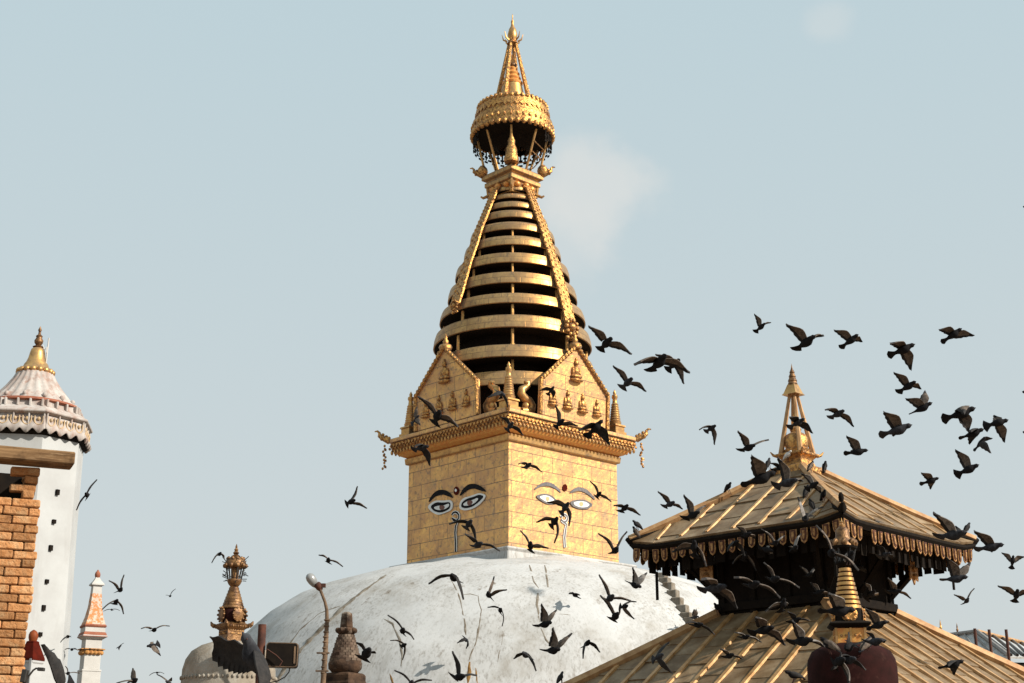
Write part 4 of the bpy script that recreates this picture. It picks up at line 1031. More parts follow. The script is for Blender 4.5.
b = MB(); o_, u_, v_, n_ = fr_; b.plate(rounded(15 * mf, 10.6 * mf, 2.4 * mf), .012, (o_ + n_ * .14, u_, v_, n_)); b.build('glass', M['dark'], hsg)
b = MB(); pl_ = rounded(15.6 * mf, 11.6 * mf, 3 * mf, 6); b.tube([o_ + u_ * x + v_ * y + n_ * .145 for x, y in pl_ + pl_[:1]], 0.55 * mf, 5); b.box(o_ + u_ * 13.0 * mf + n_ * .152, (1.8 * mf, .012, 17 * mf)); b.build('rim', M['cane'], hsg, smooth=50)
b = MB(); b.tube([(at(x, y, FY).x - f0.x, -.09, at(x, y, FY).z) for x, y in ((268, 650), (277, 656), (283, 662), (280, 667))], .006, 6); b.build('bracket', M['rust'], fl)
b = MB(); b.tube([(at(x, y, FY).x - f0.x, .1, at(x, y, FY).z) for x, y in ((289, 666), (288, 671), (284, 676), (277, 680), (268, 682), (262, 690))], .006, 5); b.build('cable', M['black_metal'], fl)

# ------------------------------------------------------------------ street lamp
QY = 15.0; q0 = at(323.5, 683, QY); mq = QY / F_PX * .97
lamp = empty('street_lamp', (q0.x, QY, 0), 0, 'thin wrapped lamp post with curved neck and single frosted bulb head', 'street lamp')
pp = [(at(x, y, QY).x - q0.x, 0, at(x, y, QY).z) for x, y in ((322, 700), (323, 683), (324.5, 665), (325.5, 650), (326.3, 635), (327, 622), (326.8, 610), (325, 602), (322, 594), (319.5, 588))]
b = MB(); b.tube([(pp[0][0], 0, 0)] + pp, [.034, .029, .028, .027, .026, .024, .021, .018, .016, .016, .016], 10)
pole = b.build('pole', M['cane'], lamp, smooth=60)
for y in (620, 626, 632, 637, 642, 648, 654, 660, 667, 673):
    c = at(326.9 - (y - 620) * .065, y, QY); b = MB(); b.lathe([(.025, -.010), (.033, 0), (.025, .010)], 10, (c.x - q0.x, 0, c.z)); b.build('collar', M['cane'], pole, smooth=50)
for y, dx in ((653, -.02), (671, -.03)):
    c = at(325, y, QY); b = MB(); b.box((c.x - q0.x + dx, 0, c.z), (.13, .05, .014)); b.build('clamp', M['cane'], pole)
hc = at(312.2, 580.5, QY); b = MB()
ax = Vector((-.55, -.25, .8)).normalized(); fr3 = ax.to_track_quat('Z', 'Y').to_matrix()
q = MB(); q.lathe([(.016, -.085), (.036, -.055), (.048, -.01), (.050, .03), (.042, .06), (.024, .078), (0, .084)], 16)
b.add([Vector((hc.x - q0.x, 0, hc.z)) + fr3 @ Vector(v) for v in q.v], q.f); b.build('bulb', M['glass_globe'], lamp, smooth=60)
b = MB(); c = at(318, 585.5, QY); q = MB(); q.lathe([(.022, -.06), (.036, -.03), (.040, .01), (.030, .03)], 12)
b.add([Vector((c.x - q0.x, 0, c.z)) + fr3 @ Vector(v) for v in q.v], q.f); b.box((c.x - q0.x + .03, 0, c.z), (.10, .04, .04)); b.build('socket', M['rust'], lamp, smooth=50)

# ------------------------------------------------------------------ stone stupa
GY = 16.0; g0 = at(345, 670, GY); mg = GY / F_PX * .97; zg = profz(GY, 347)
stn = empty('stone_stupa', (g0.x, GY, 0), R_(-28), 'weathered brown stone votive stupa with square spire and coursed cone, behind the lamp post', 'votive stupa')
b = MB(); b.sq([(.5, 0), (.5, zg(720)), (.36, zg(715)), (.36, zg(690)), (17 * mg, zg(690)), (17 * mg, zg(683)), (15.5 * mg, zg(682)), (15.5 * mg, zg(675)), (13 * mg, zg(673))]); b.build('plinth', M['stone'], stn, bevel=.015)
b = MB(); b.lathe([(12 * mg, zg(674)), (16.5 * mg, zg(669)), (17 * mg, zg(664)), (15.5 * mg, zg(660.5)), (11 * mg, zg(659.5))], 24, wob=.06); b.build('dome', M['stone'], stn, smooth=60)
b = MB(); rng = random.Random(2)
for j in range(10):
    za = zg(660 - j * 2.65); r = (15.2 - j * .78) * mg; n_ = 16
    for k in range(n_):
        a = 2 * math.pi * (k + .5 * (j % 2)) / n_; e = Vector((math.cos(a), math.sin(a), 0))
        b.box(e * (r - .03) + Vector((0, 0, za)), (2 * math.pi * r / n_ * .93, .07 + rng.uniform(-.008, .008), 2.4 * mg), Matrix.Rotation(a + math.pi / 2, 3, 'Z'))
b.lathe([(14 * mg, zg(661)), (7 * mg, zg(634))], 16)
b.build('cone', M['stone_pale'], stn)
b = MB(); b.lathe([(7 * mg, zg(635)), (9.5 * mg, zg(633)), (10 * mg, zg(630.5)), (8.5 * mg, zg(628)), (5.5 * mg, zg(627.5))], 10)
for k in range(8): 
    a = 2 * math.pi * k / 8; b.ball((8.6 * mg * math.cos(a), 8.6 * mg * math.sin(a), zg(630.5)), (.035, .035, .032), 6, 0, 4)
b.build('collar', M['stone'], stn, smooth=50)
b = MB(); b.sq([(5.2 * mg, zg(628)), (4.7 * mg, zg(620)), (4.3 * mg, zg(614)), (3 * mg, zg(612))]); b.build('square_spire', M['stone'], stn, bevel=.012)

# ------------------------------------------------------------------ oxblood chaitya in front of the pagoda
CY = 16.0; c0 = at(852, 670, CY); mc = CY / F_PX * 1.0; zc = profz(CY, 848)
cha = empty('red_chaitya', (c0.x, CY, 0), R_(-8), 'dark red domed votive shrine with gold ringed spire, in front of the pagoda', 'votive stupa')
b = MB(); b.sq([(.8, 0), (.8, 1.0), (.66, 1.05), (.66, zc(720))]); b.build('plinth', M['dark_red'], cha, bevel=.02)
b = MB(); b.lathe([(43 * mc, zc(722)), (43 * mc, zc(690)), (43 * mc, zc(668)), (42 * mc, zc(660)), (38 * mc, zc(652)), (30 * mc, zc(647)), (18 * mc, zc(644)), (0, zc(643))], 48, wob=.012); b.build('dome', M['dark_red'], cha, smooth=60)
b = MB(); b.sq([(14 * mc, zc(646)), (14 * mc, zc(629)), (14.5 * mc, zc(628))]); bl = b.build('square_block', M['red_gold'], cha, bevel=.008)
q = MB()
for k in range(4):
    rt = FACES[k]
    for i in range(5): q.ball(rt @ Vector(((-9 + 4.5 * i) * mc, -14.2 * mc, zc(637 - .5 * (i % 2)))), (.016, .012, .016), 6, 0, 4)
    for x in (-13.6, 0, 13.6): q.box(rt @ Vector((x * mc, -14.1 * mc, zc(637.5))), (.022, .02, 17 * mc), rt)
q.build('studs', M['gold'], bl)
b = MB(); b.sq([(15 * mc, zc(629.5)), (20 * mc, zc(626)), (20 * mc, zc(624)), (13 * mc, zc(622))]); b.build('cornice', M['dark'], cha, bevel=.01)
b = MB(); b.lathe([(13.5 * mc, zc(623)), (14.5 * mc, zc(616)), (13.5 * mc, zc(609))], 20); pd = b.build('petal_drum', M['dark'], cha, smooth=50)
for k in range(4):
    rt = FACES[k]; q = MB(); q.ball((0, 0, 0), (8 * mc, 1.6 * mc, 8 * mc), 12, 0, 8); O = rt @ Vector((0, -13.6 * mc, zc(615.5))); q.v = [tuple(O + rt @ Vector(v)) for v in q.v]
    for j in range(9): t = 2 * math.pi * j / 9; q.ball(O + rt @ Vector((5.5 * mc * math.cos(t), -1.6 * mc, 5.5 * mc * math.sin(t))), .018, 5, 0, 4)
    q.build('petal_shield', M['gold_relief'], pd, smooth=60)
b = MB()
for i in range(9):
    za, zb_ = zc(609 - i * 4.7), zc(609 - i * 4.7 - 2.9); r = (13.6 - i * .92) * mc
    b.lathe([(r * .6, za - .008), (r, za), (r * .97, zb_), (r * .6, zb_ + .008)], 28, mi=0)
b.lathe([(8.6 * mc, zc(610)), (3 * mc, zc(566))], 16, mi=1)
b.build('ringed_cone', [M['gold'], M['dark']], cha, smooth=40)
b = MB(); b.lathe([(5 * mc, zc(567)), (9 * mc, zc(564)), (9 * mc, zc(562)), (4 * mc, zc(561)), (4 * mc, zc(550)), (13 * mc, zc(549)), (14 * mc, zc(547)), (4 * mc, zc(544))], 16); cr_ = b.build('lantern', M['dark'], cha, smooth=40)
for k in range(6):
    a = 2 * math.pi * k / 6; e = Vector((math.cos(a), math.sin(a), 0)); q = MB(); q.tube([e * 8 * mc + Vector((0, 0, zc(563))), e * 11.5 * mc + Vector((0, 0, zc(549)))], .01, 5); q.build('rod', M['black_metal'], cr_)
b = MB(); b.lathe([(12.5 * mc, zc(548)), (12 * mc, zc(545)), (9 * mc, zc(540.5)), (7.2 * mc, zc(537)), (6.8 * mc, zc(530)), (4 * mc, zc(527.5)), (2.6 * mc, zc(526))], 12)
for k in range(8):
    a = 2 * math.pi * k / 8; b.ball((11.5 * mc * math.cos(a), 11.5 * mc * math.sin(a), zc(543.5)), (.036, .036, .05), 6, 0, 4)
b.build('canopy', M['bronze'], cr_, smooth=50)
b = MB(); b.lathe([(2.8 * mc, zc(526.5)), (3.2 * mc, zc(524.8)), (1.4 * mc, zc(523.5)), (2.0 * mc, zc(522)), (.8 * mc, zc(521)), (0, zc(517.5))], 10); b.build('finial', M['gold'], cr_, smooth=50)

# ------------------------------------------------------------------ far building at the right edge
DY = 44.0; d0 = at(1000, 650, DY); DROT = R_(-30)
bld = empty('tin_roofed_building', (d0.x, DY, 0), 0, 'low building under grey corrugated tin roofs with ridge finials at the far right', 'building')
pt = lambda x, y, Y: at(x, y, Y) - Vector((d0.x, DY, 0))
def panel(b, pts, th=.06, mi=0):
    a = [Vector(p) for p in pts]; n = (a[1] - a[0]).cross(a[2] - a[0]).normalized()
    if n.z < 0: n = -n
    b.add(a + [p - n * th for p in a], [tuple(range(len(a))), tuple(reversed(range(len(a), 2 * len(a))))] + [(i, (i + 1) % len(a), len(a) + (i + 1) % len(a), len(a) + i) for i in range(len(a))], mi)
apex = pt(977, 633, 44); lft = pt(938, 637.5, 46); eL = pt(930, 672, 41); eM = pt(1008, 656.5, 40.5)
eR = pt(1060, 658, 46); rdg = pt(1060, 653.5, 50)
b = MB(); panel(b, [lft, apex, eM, eL]); lr = b.build('left_roof', M['grey_tin'], bld)
b = MB(); panel(b, [apex, rdg, eR, eM]); rr = b.build('right_roof', M['grey_tin'], bld)
for i in range(9):
    t = (i + .5) / 9; q = MB(); q.tube([apex.lerp(rdg, t) + Vector((0, 0, .05)), eM.lerp(eR, t) + Vector((0, 0, .05))], .05, 5); q.build('batten', M['black_metal'], rr)
for i in range(5):
    t = (i + .7) / 5.4; q = MB(); q.tube([lft.lerp(apex, t) + Vector((0, 0, .02)), eL.lerp(eM, t) + Vector((0, 0, .02))], .025, 5); q.build('seam', M['lamp_grey'], lr)
q = MB(); q.tube([lft + Vector((0, 0, .03)), apex + Vector((0, 0, .05)), eM + Vector((0, 0, .05))], .07, 6); q.build('ridge_cap', M['lamp_grey'], lr, smooth=50)
q = MB(); q.tube([apex + Vector((0, 0, .05)), rdg + Vector((0, 0, .05))], .07, 6); q.build('ridge_cap', M['hip'], rr, smooth=50)
b = MB()
lo = [Vector((p.x, p.y, 0)) for p in (eL, eM, eR)]
ins = Vector((0, .9, 0))
for A, B_ in ((eL, eM), (eM, eR)):
    a0, a1 = A + ins, B_ + ins
    b.add([Vector((a0.x, a0.y, 0)), Vector((a1.x, a1.y, 0)), Vector((a1.x, a1.y, a1.z - .22)), Vector((a0.x, a0.y, a0.z - .22)),
           Vector((a0.x, a0.y + .3, 0)), Vector((a1.x, a1.y + .3, 0)), Vector((a1.x, a1.y + .3, a1.z - .22)), Vector((a0.x, a0.y + .3, a0.z - .22))],
          [(0, 1, 2, 3), (5, 4, 7, 6), (3, 2, 6, 7), (0, 4, 5, 1), (1, 5, 6, 2), (4, 0, 3, 7)])
b.build('wall', M['terracotta'], bld)
b = MB(); b.tube([eM + Vector((-.3, .3, -.25)), eR + Vector((0, .3, -.25))], .12, 4); b.build('fascia', M['dark'], bld)
for x, y0, y1, m, Y in ((941.5, 619, 637, 'gold', 46), (958, 622.5, 637.5, 'bronze', 45.3)):
    p0 = pt(x, y1, Y); hgt = pt(x, y0, Y).z - p0.z; s = hgt / 1.0
    b = MB(); b.lathe([(.22 * s if m == 'gold' else .36 * s, -.1), (.17 * s if m == 'gold' else .3 * s, .12 * s), (.06 * s, .26 * s), (.14 * s, .33 * s), (.05 * s, .40 * s), (.09 * s, .52 * s), (.04 * s, .60 * s), (.05 * s, .7 * s), (0, 1.0 * s)], 12, p0)
    b.build('roof_finial', M[m], bld, smooth=50)
for i, (x0, y0, x1, y1) in enumerate(((974.7, 628.5, 976.9, 652), (989, 629.5, 991, 658), (1006, 629.5, 1011, 666))):
    p1 = at(x0, y0, 39.2); b = MB(); b.tube([(0, 0, 0), (0, 0, p1.z)], .042, 8); o = b.build('scaffold_pole', M['rust'], None, (p1.x, p1.y, 0), smooth=60)
    tag(o, ('leftmost of the thin upright poles before the grey tin roof', 'middle one of the thin upright poles before the grey tin roof', 'rightmost of the thin upright poles, nearest the photo edge')[i], 'pole', 'upright poles before the tin roof')
# ------------------------------------------------------------------ pigeons
# (label, head, tail, wing tip, wing tip, wing colour)   pixels fix each bird's pose; its distance follows from its real size
FLY = [
 ('small pigeon with raised wings, highest of the flock right of the spire', (765, 323.5), (756.5, 331.5), (755.5, 313), (773.5, 322), 'b'),
 ('pigeon with one long wing up, second from left in the top row of three', (814, 337), (798.5, 349), (786, 323.5), (830, 335), 'b'),
 ('pigeon gliding level right, rightmost in the top row of three above the pagoda pinnacle', (858, 335), (843, 347), (833.7, 329), (868, 341), 'b'),
 ('dark pigeon crossing in front of the pagoda pinnacle', (804.5, 419), (790.5, 427.5), (788, 416), (815, 433), 'k'),
 ('pigeon with drooping right wing, upper of two just right of the pinnacle', (843, 411), (832.5, 418), (824, 409.5), (856, 427), 'b'),
 ('pigeon with one wing raised straight up, lower of two just right of the pinnacle', (868, 451), (846.5, 453.5), (846.5, 434.5), (857, 455), 'b'),
 ('pigeon with narrow level right wing, directly left of the pinnacle', (754.4, 445.6), (742, 451), (737.6, 430.5), (770.5, 440.5), 'b'),
 ('pigeon flying right, topmost bird near the right edge', (962, 329), (944, 341.5), (936.5, 329), (977.5, 334), 'b'),
 ('broad winged pigeon banking with pale rump, below the topmost bird at right', (915, 345), (891, 355), (887, 343), (917, 370.5), 'b'),
 ('pigeon with slim wings, upper of the close pair under the pale-rumped pigeon', (915, 382), (901, 392), (893.5, 371.5), (927, 389), 'b'),
 ('pigeon climbing right with upright far wing, lower of the close pair', (932.5, 403.5), (912, 413.5), (904.5, 397), (932, 391), 'b'),
 ('large pigeon with fanned tail and high pale wing, left of the clustered birds', (912, 426), (883, 435), (881.5, 410), (904, 438), 'b'),
 ('topmost pigeon of the cluster of three overlapping birds at right', (975.5, 409), (946, 419), (957, 412), (969, 431), 'b'),
 ('middle pigeon of the cluster of three overlapping birds at right', (984, 430), (962, 438), (966, 430), (978, 446), 'k'),
 ('lowest pigeon of the cluster of three overlapping birds at right', (986, 437), (975.5, 450), (996.5, 438), (988, 451.5), 'k'),
 ('pale backed pigeon with one wing hanging down, right of the three overlapping birds', (1008, 419.5), (986.5, 426.5), (1000, 415), (1009, 443), 'b'),
 ('pigeon cut by the right photo edge beside the pale backed bird, upper one', (1021, 392), (1036, 396), (1030, 382), (1035, 404), 'b'),
 ('pigeon cut by the right photo edge, lower than the pale backed bird', (1021.5, 432), (1035, 436), (1030, 424), (1033, 446), 'b'),
 ('bird tip at the right photo edge, highest and alone', (1022, 207), (1034, 210), (1029, 200), (1035, 216), 'k'),
 ('pigeon with raised tapering wing, above the far right end of the upper eave', (978, 465), (959, 475), (958, 448.5), (975, 470), 'b'),
 ('small pigeon with bent wings over the right slope of the upper roof', (939, 478.5), (922, 484), (919.5, 471.5), (936.5, 491), 'b'),
 ('large pigeon with tall wing landing on the right tip of the upper eave', (964, 533), (943, 538.5), (932.6, 511.5), (959.5, 526), 'p'),
 ('pigeon flapping with one wing hooked down, right of the upper eave tip', (1002.5, 545), (980, 550.5), (973.5, 529.5), (1002.6, 556), 'b'),
 ('pigeon with fan tail facing away, highest of two at the right edge beside the eave', (1013, 555), (1012.3, 568.5), (1005, 553), (1026, 556), 'b'),
 ('pigeon with teal tinted far wing, below the right tip of the upper eave', (967, 577.5), (944.6, 581), (947, 556), (977, 565.5), 'b'),
 ('small slim pigeon gliding with V wings, below the teal winged one', (967.8, 598), (966, 605), (953.5, 594), (976.5, 589), 'b'),
 ('pigeon with fan tail facing away, lower of two at the right edge beside the eave', (1016.3, 589), (1017.5, 603), (999.4, 586), (1030, 591), 'b'),
 ('pigeon leaving the dark upper storey at its right corner', (900, 590.5), (890, 593.5), (887, 577), (913, 599.5), 'b'),
 ('pigeon with long spread wings, nearest to the golden spire rings on the right', (611, 338.5), (601, 349.5), (589, 326), (631.5, 353.5), 'b'),
 ('pigeon with long spread wings below right of the bird nearest the spire rings', (631.5, 378.5), (623, 388), (613.5, 365), (648, 391.7), 'b'),
 ('left pigeon of the overlapping pair in clear sky right of the gable shield', (665.5, 356), (652, 370.5), (634, 364), (692, 372.5), 'b'),
 ('right pigeon of the overlapping pair in clear sky, one wing hanging', (678.7, 359.5), (669, 370), (655.5, 354), (684, 383.5), 'b'),
 ('lone small pigeon with drooping wing, in sky between stupa and pagoda', (715, 425.5), (707, 432), (699, 429.5), (714.5, 444.5), 'b'),
 ('pigeon gliding over the left hip of the upper roof, upper of two', (674, 502), (665, 507.5), (658, 491), (684.5, 510), 'b'),
 ('pigeon with tall wing landing on the left slope of the upper roof', (699, 512), (686, 519.5), (685, 494.5), (709.5, 507.5), 'b'),
 ('pigeon gliding between the sunlit tower wall and the pagoda roof', (627.6, 505), (621, 512.5), (613.7, 505), (641.5, 515.7), 'b'),
 ('slim pigeon diving before the right end of the sunlit painted brow', (600, 492), (597, 498), (590, 481), (611.5, 501.5), 'b'),
 ('large brown winged pigeon covering the painted eyes of the sunlit wall', (568, 502), (561.7, 514.5), (547, 502), (569, 525), 'b'),
 ('pigeon with drooping wings below the sunlit painted eyes', (556.6, 517), (551.5, 528), (536, 522.5), (554, 542.5), 'b'),
 ('pale brown winged pigeon at the foot of the sunlit wall', (530, 541.5), (531, 552.5), (520, 531), (548.5, 547.3), 'p'),
 ('pigeon with wings in a wide V at the right foot of the tower', (617.4, 547.6), (612.5, 555), (598.3, 533.7), (629, 532.7), 'b'),
 ('dark pigeon with spread wings, before the left gable shield', (439.5, 410.7), (434, 424), (417.3, 395.8), (458.5, 426), 'b'),
 ('pigeon fluttering at the left end of the cornice', (420, 415), (411.7, 424), (417.5, 406.4), (422, 424), 'b'),
 ('dark pigeon before the left golden serpent', (504.7, 396), (496.6, 391), (488.6, 398), (508.3, 408), 'k'),
 ('dark pigeon crossing the near corner of the cornice', (512.7, 422.5), (507, 430.5), (501, 416.6), (524, 435.6), 'k'),
 ('pigeon under the shaded left cornice with one pale wing hanging', (429, 446.6), (413, 450), (417, 446), (431, 466.4), 'k'),
 ('small dark pigeon before the right golden serpent and shield edge', (554, 386.6), (548, 394.6), (539.3, 390), (554.7, 398.3), 'k'),
 ('pigeon with tall raised wing above the sunlit cornice', (563.4, 419.5), (556, 427.6), (556, 404.6), (578.8, 426), 'b'),
 ('large dark pigeon with arched wings on the right part of the cornice', (603, 420.3), (587.6, 436.4), (578.8, 429), (612, 445), 'k'),
 ('brown pigeon gliding high on the sunlit tower wall near the corner', (531, 463.5), (524, 468.5), (519, 463.5), (542.5, 472.3), 'b'),
 ('dark pigeon over the nose curl of the shaded painted face', (471.3, 520), (465.4, 529.5), (449.3, 523.5), (476.4, 541.7), 'k'),
 ('dark pigeon at the foot of the shaded painted face', (482, 543), (472.7, 548), (466, 533), (500.5, 552), 'k'),
 ('dark pigeon with hooked wings over the top of the white dome', (451, 574.4), (457.3, 583), (427.6, 585), (462.7, 598), 'k'),
 ('thin winged pigeon seen edge on, over the middle left of the dome', (403.2, 628), (401.8, 635.5), (387, 616), (414, 638.7), 'k'),
 ('pigeon with one flat and one hanging wing, below the edge-on bird on the dome', (406, 643.5), (400.5, 648), (390.6, 640), (403, 659), 'b'),
 ('small hook winged pigeon right of the cracks on the dome', (468, 642), (463.6, 638), (457.3, 643.4), (466, 650.6), 'k'),
 ('pigeon with wide arched wings at the bottom edge below the dome, leftmost there', (412.3, 680.4), (410.5, 689), (393.7, 671.3), (432, 681.6), 'k'),
 ('pigeon with one thin wing straight up, at the bottom over the rust streaks', (464.5, 675.3), (452.8, 680), (452.4, 652), (478, 679), 'k'),
 ('dark pigeon flying right just beside the weathered stone stupa', (370, 648), (361, 662), (355, 643), (376.5, 654.6), 'k'),
 ('pigeon gliding in sky above the left shoulder of the dome', (328.8, 558), (327.4, 564), (317, 555.7), (342.8, 567.4), 'b'),
 ('small brown pigeon alone in the sky left of the tower', (355, 499.5), (345.5, 505), (357, 486.5), (367, 508.7), 'b'),
 ('small pigeon with wings up near the dome top, upper left of the dome group', (487, 591.5), (491, 600), (493.3, 577), (506.8, 589), 'b'),
 ('pigeon with thin drooping wings below the small upper one on the dome', (500.5, 608), (500, 614), (487, 608.3), (501.8, 625.8), 'k'),
 ('upper of two dark pigeons with tall wings in the middle of the dome', (552, 622.5), (536, 627.6), (542.5, 603), (558.7, 612.6), 'b'),
 ('lower of two dark pigeons with tall wings in the middle of the dome', (560, 649.2), (544.3, 653), (553.7, 626.7), (573.5, 635.3), 'b'),
 ('dark pigeon with down-stroked wings at the bottom middle of the dome', (522, 652), (530, 659.5), (512.3, 662), (535.3, 670.8), 'k'),
 ('small dark pigeon flying left on the bright right part of the dome', (571, 592.5), (579.5, 598.7), (568, 595.5), (579, 594), 'k'),
 ('pigeon with fanned tail and two raised wings, right of the three clustered on the dome', (640.7, 587.5), (628.8, 583.5), (633, 566.8), (649.5, 574.8), 'p'),
 ('highest pigeon of the three clustered on the right part of the dome', (612.3, 595), (607.5, 603), (599.3, 575.3), (632, 601.8), 'b'),
 ('lower left pigeon with fanned tail, of the three clustered on the right dome', (617.3, 612.6), (613, 622), (600.5, 596), (621, 609), 'b'),
 ('right pigeon of the three clustered on the dome, wing hanging', (628.5, 605), (620.4, 609), (638.4, 604), (635.7, 619.5), 'b'),
 ('dark pigeon with drooped wings above the edge of the lower pagoda roof', (589.7, 640), (584.3, 648.3), (583.4, 656.4), (601, 653.3), 'k'),
 ('dark pigeon low over the left slope of the lower roof', (664, 653), (653.7, 662), (672, 645), (673.4, 671.6), 'k'),
 ('pigeon alighting on the left hip of the lower roof with wing up', (699, 616.7), (689.5, 618.5), (694, 608), (698, 610), 'b'),
 ('dark pigeon sliding along the left hip of the lower roof', (702, 624), (693, 627), (685, 621.8), (716, 635.7), 'k'),
 ('large pigeon with fan tail and long wings at the left edge of the dark storey', (725.6, 586.4), (703, 592), (700.3, 576), (740, 609.4), 'b'),
 ('large dark pigeon with brown lit wing under the left eave', (693, 540), (696.4, 558), (672, 552), (704.4, 564), 'b'),
 ('pigeon with pale arched wing edges before the dark storey, left part', (744.7, 552), (745.4, 562), (732.5, 564.4), (755.7, 570), 'b'),
 ('pigeon with long thin wings spread wide before the dark storey, lower left', (757, 582.7), (749, 588.5), (733.7, 577), (782.5, 599.6), 'b'),
 ('pale grey pigeon hovering before the dark storey under the left eave', (772, 551), (761, 549), (768, 545), (772, 557), 'p'),
 ('dark pigeon with pale V wings below the left row of pendants', (776.6, 541), (774, 546), (762, 529.3), (786, 536), 'p'),
 ('pigeon with pale brown wing stretched up under the pendants', (797, 546), (793, 551), (804.4, 535), (789, 547), 'p'),
 ('pigeon with brown wing and thin grey wing in the middle of the dark storey', (777, 577.6), (772, 582), (764.6, 563), (801.5, 589.3), 'b'),
 ('pale winged pigeon in the middle of the dark storey, left of the ringed spire', (811.7, 573.2), (807, 578), (800, 566), (817.6, 568.8), 'p'),
 ('pigeon landing with raised pale wings at the front corner of the upper eave', (801.5, 520.5), (811, 516), (797.6, 497.6), (821, 506.4), 'p'),
 ('largest pigeon over the upper roof, with broad raised wing and fan tail', (776.4, 473.4), (745, 485), (750.7, 453), (781, 478), 'b'),
 ('pigeon with raised wing before the pinnacle foot, right of the largest roof pigeon', (796, 480), (777.8, 487), (780, 456.6), (809.3, 483), 'b'),
 ('large dark pigeon with long wing over the upper left of the lower roof', (773.4, 627), (753, 635), (754.4, 613.7), (788, 646.2), 'b'),
 ('pigeon with thin pale wings gliding over the lower roof battens', (748.5, 635.7), (742, 639.5), (734.6, 632), (763.2, 643.8), 'p'),
 ('large dark pigeon with upright pale wing, left of the red dome', (810.8, 639.4), (793.2, 645), (792.5, 619.6), (830.5, 651), 'p'),
 ('pale grey pigeon braking at the foot of the dark storey', (784.4, 598), (782, 613), (764.7, 610), (789.5, 608), 'p'),
 ('large dark pigeon with pale wings before the gold ringed spire', (855, 611), (822, 612), (826.6, 589.6), (841, 620), 'p'),
 ('pigeon with grey wing up, right of the ringed spire above the lower roof', (886.6, 621.8), (869, 630), (865.4, 607), (896, 625.5), 'b'),
 ('dark pigeon with wing folded up crossing the golden square block', (843.4, 648), (856, 647.4), (849.3, 632.8), (862, 641), 'k'),
 ('pigeon with pale wing hanging before the red dome, left', (841, 657), (838, 668), (846, 684), (834, 676), 'p'),
 ('long winged pigeon left of the golden crown of the red shrine', (829.3, 549.8), (836, 559), (816.9, 526.4), (854.2, 568), 'b'),
 ('black pigeon over the right slope of the lower roof', (964, 661.5), (941.5, 668.5), (944, 661), (961.8, 679.6), 'k'),
 ('pigeon with wings swept up, highest of the group beside the small white shrine spire', (123.5, 588), (115.5, 592.8), (110.5, 579.8), (124, 575.3), 'b'),
 ('dark pigeon with drooped wings, right of the orange painted pyramid', (118.6, 599.6), (112, 605.5), (104, 608.6), (123, 615), 'b'),
 ('distant thin bird directly under the droop winged one beside the orange pyramid', (112, 609), (111.2, 611), (104, 611), (119.5, 611), 'k'),
 ('pigeon gliding level, right of the small white shrine spire', (157, 628.5), (150, 632.3), (144.3, 626.7), (169, 627), 'b'),
 ('broad brown winged pigeon below the level gliding one at left', (147, 646), (157, 645.5), (152, 642), (160.5, 656), 'b'),
 ('tiny distant bird, furthest right in the sky at left', (170.3, 595.6), (169.6, 597), (166.3, 595), (175.3, 589.2), 'k'),
 ('small dark pigeon flying away just right of the small white shrine spire', (122, 645.5), (116.8, 648), (123, 644), (121, 649), 'k'),
 ('distant flat winged bird just above the bottom pair at left', (157, 672), (157, 674), (149.5, 675.3), (164.5, 673.5), 'k'),
 ('pigeon at the bottom edge with one long blurred wing, right of the small white spire', (139.3, 679), (127, 683.5), (130.3, 670.5), (117, 683), 'b'),
 ('brown pigeon at the bottom edge, just left of the bronze spired stupa', (166.3, 680.7), (171, 686), (155.5, 675.3), (172, 677), 'b'),
 ('small pigeon in front of the white tower, upper of two left of the small spire', (68.5, 635.5), (66.5, 638.5), (62.7, 641), (71.7, 636.6), 'k'),
 ('small flat winged pigeon before the white tower, lower of two left of the small spire', (72, 649), (71.2, 650.6), (67.2, 648.3), (78, 648.6), 'k'),
 ('pigeon with one wing up before the foot of the white tower', (70, 672.3), (65, 675.3), (64.5, 666.3), (78, 675.3), 'b'),
 ('slim pigeon seen edge on beside the shaft of the white tower', (88, 493), (85, 498), (95.5, 480), (77.6, 510), 'k'),
 ('pigeon flying left of the bronze lantern spire', (222, 552.6), (216, 556.5), (212.5, 563), (224, 560.5), 'b'),
 ('huge near pigeon with dark spread wing before the grey votive stupa', (240, 633), (269, 689), (201, 647), (266, 692), 'K'),
 ('large near pigeon with upright brown wing at the bottom left', (57, 690), (63, 696), (50.5, 641), (76, 712), 'B'),
 ('dark pigeon with folded back wings between the golden crown and the right pendants', (862, 566), (853, 571), (858, 556), (871, 575), 'k'),
 ('pale winged pigeon low in the dark storey, right of the ringed spire', (874, 590), (868, 600), (866, 583), (882, 598), 'p'),
 ('brown pigeon just above the wall foot, left of the ringed spire', (823, 590), (815, 596), (812, 583), (832, 598), 'b'),
 ('dark pigeon skimming the top of the lower roof, under the pale braking pigeon', (800, 618), (791, 624), (788, 611), (812, 622), 'k'),
 ('pigeon with drooped wings at the upper left corner of the dark storey', (738, 541), (731, 547), (727, 550), (745, 555), 'k'),
 ('brown winged pigeon under the middle pendants of the left eave', (750, 533), (743, 538), (738, 527), (759, 541), 'b'),
 ('dark pigeon beside the carved plaque under the right eave', (889, 553), (881, 558), (879, 545), (898, 561), 'k'),
 ('dark pigeon between the pinnacle foot and the largest roof pigeon', (783, 466), (775, 471), (770, 463), (789, 474), 'k'),
 ('pigeon over the front hip of the upper roof with wing across the ridge', (817, 482), (809, 490), (803, 473), (824, 494), 'p'),
 ('dark pigeon flying low over the lower roof, just right of the shrine block', (880, 640), (871, 645), (868, 633), (891, 647), 'k'),
 ('brown pigeon gliding over the middle battens of the lower left roof', (733, 654), (725, 659), (720, 648), (745, 661), 'b'),
